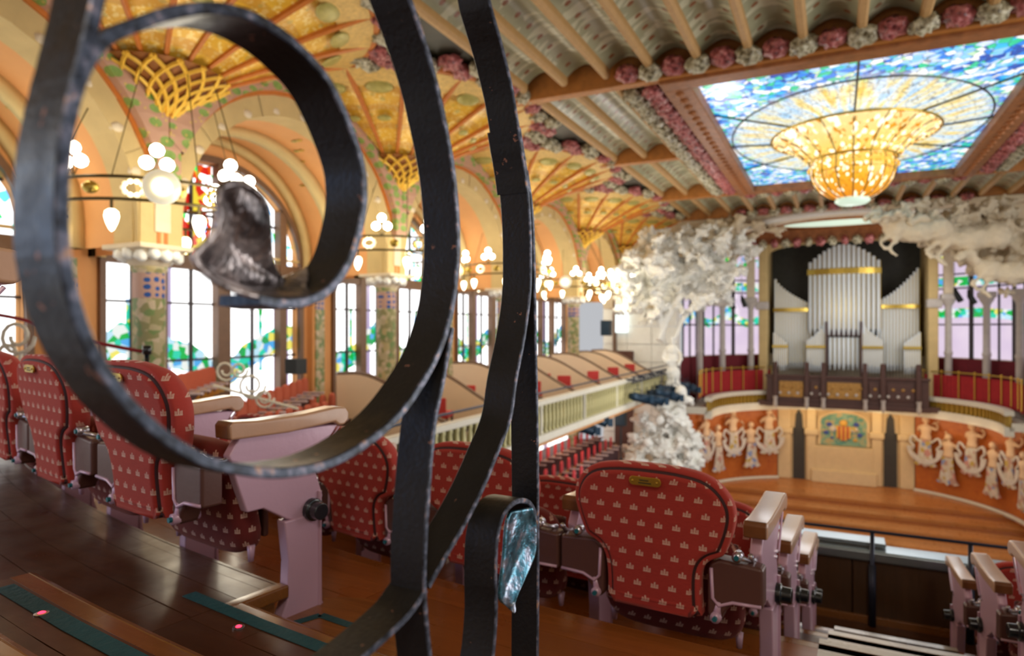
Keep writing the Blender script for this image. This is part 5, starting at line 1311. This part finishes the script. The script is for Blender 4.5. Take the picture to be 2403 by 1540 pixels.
for j, (px, py, dp, s, d) in enumerate(((2150,545,19.6,1.0,-1),(2270,560,19.3,1.1,-1),(2370,640,19.0,1.0,-1))):
    bl, tb = horse(px, py, dp, s, d); carved('horse', bl, M['stone_pale'], sr, .06, .12, tubes=tb)
boxo('support_beam', (1.3,27.2,4.25), (6.6,27.9,4.5), M['stone_pale'], sr, .05)
# lighting bar and spotlights at the end of the side balcony
lb = thing('lighting_bar', 'dark lighting truss fixed along the side balcony front near stage', 'truss', (FX+.35, 20.4, -1.75))
bm = bmesh.new()
for dz in (0,.18): tube(bm, [(0,0,dz),(0,7.0,dz)], .028, 6)
for k in range(15): tube(bm, [(0,k*.48,0),(0,k*.48+.24,.18),(0,k*.48+.46,0)], .014, 4)
ob('bars', bm, M['rail_dark'], lb)
for k in range(6): boxo('clamp', (-.3,k*1.3+.2,.05), (.02,k*1.3+.26,.12), M['rail_dark'], lb)
sp0 = None; SPN = ['nearest','second','third','fourth','fifth','sixth','seventh','eighth','ninth','tenth','eleventh','farthest']
for k in range(12):
    lab = 'blue-black stage spotlight hanging from the balcony truss, %s along it' % SPN[k]
    y = 20.5 + k*.56; loc = (FX+.5+.34*(k%2), y, -2.2 - .10*(k%3))
    if sp0 is None:
        sp0 = thing('stage_spotlight', lab, 'spotlight', loc, -.6, 'spotlights on the balcony truss')
        bm = bmesh.new(); tube(bm, [(0,-.30,.05),(0,-.12,.02),(0,.12,-.03),(0,.36,-.08)], [.10,.14,.13,.17], 12); ob('lamp_body', bm, M['spot_body'], sp0, smooth=True)
        bm = bmesh.new(); tube(bm, [(-.17,0,0),(-.17,0,.24),(.17,0,.24),(.17,0,0)], .014, 5); tube(bm, [(0,0,.24),(0,0,.42)], .016, 5); ob('yoke', bm, M['rail_dark'], sp0)
        for dx in (-.17,.17): boxo('barn_door', (dx-.01,.36,-.2), (dx+.01,.52,.04), M['spot_body'], sp0)
    else: dup(sp0, loc, -.5-.15*(k%3), lab)
for k, (px, py, dp) in enumerate(((1395,985,19.5),(1365,1005,19.0))):
    dup(sp0, cam_at(px, py, dp), -.9, 'blue-black spotlight hanging alone under the side balcony, %s' % ('nearer the stage' if k == 0 else 'farther from the stage'))
def speaker(px, py, dep, s, label, stand):
    p = cam_at(px, py, dep); t = thing('loudspeaker', label, 'speaker', p)
    boxo('cabinet', (-.22*s,-.18*s,-.34*s), (.22*s,.18*s,.34*s), M['speaker'], t, .02)
    boxo('grille', (-.19*s,-.2*s,-.31*s), (.19*s,-.17*s,.31*s), M['spot_body'], t, .01)
    if stand:
        ts = thing('speaker_stand', 'thin black tripod stand under the loudspeaker by the carved group', 'stand', p+Vector((0,0,-.34*s)))
        bm = bmesh.new(); tube(bm, [(0,0,0),(0,0,-1.75)], .03, 6); ob('pole', bm, M['speaker'], ts)
        for a in (0,2.1,4.2): bm = bmesh.new(); tube(bm, [(0,0,-1.1),(.45*cos(a),.45*sin(a),-1.85)], .02, 5); ob('leg', bm, M['speaker'], ts)
speaker(1423,770,22.0,.75,'black loudspeaker on the pale wall left of the stage sculpture',False)
speaker(1457,980,23.0,.85,'black loudspeaker on a tripod beside the white carved group',True)
# microphones / hanging lamps over the stage corners
for k, (px, py, dp) in enumerate(((1713,710,27),(1740,705,27),(2272,695,22),(2240,690,22))):
    t = thing('hanging_lamp', 'small black lamp hanging before the stage windows, %s' % ('left pair, outer','left pair, inner','right pair, outer','right pair, inner')[k], 'lamp', cam_at(px, py, dp))
    bm = bmesh.new(); tube(bm, [(0,0,.22),(.05,0,0),(.16,-.1,-.25)], [.03,.09,.10], 8); ob('body', bm, M['speaker'], t, smooth=True)
    bm = bmesh.new(); tube(bm, [(0,0,.2),(0,0,4.62-(770-py)/F_PX*dp)], .008, 4); ob('cable', bm, M['speaker'], t)
# warm lights under the stage gallery
for a in (8, 26, 44, 60, 90, 120, 136, 154, 172):
    x, y = (4.9*cos(R_(a)), AC+4.9*.97*sin(R_(a))); lamp('POINT', 'gallery_downlight', (x, y, -4.45), 13, (1,.70,.40), .12)
lamp('POINT', 'door_light', (-1.4, 34.6, -4.3), 14, (1,.75,.4), .1); lamp('POINT', 'door_light', (1.4, 34.6, -4.3), 14, (1,.75,.4), .1)
for y in (8.5,14,20,25): lamp('POINT', 'under_balcony_light', (-8.2, y, -3.2), 30, (1,.72,.42), .2)
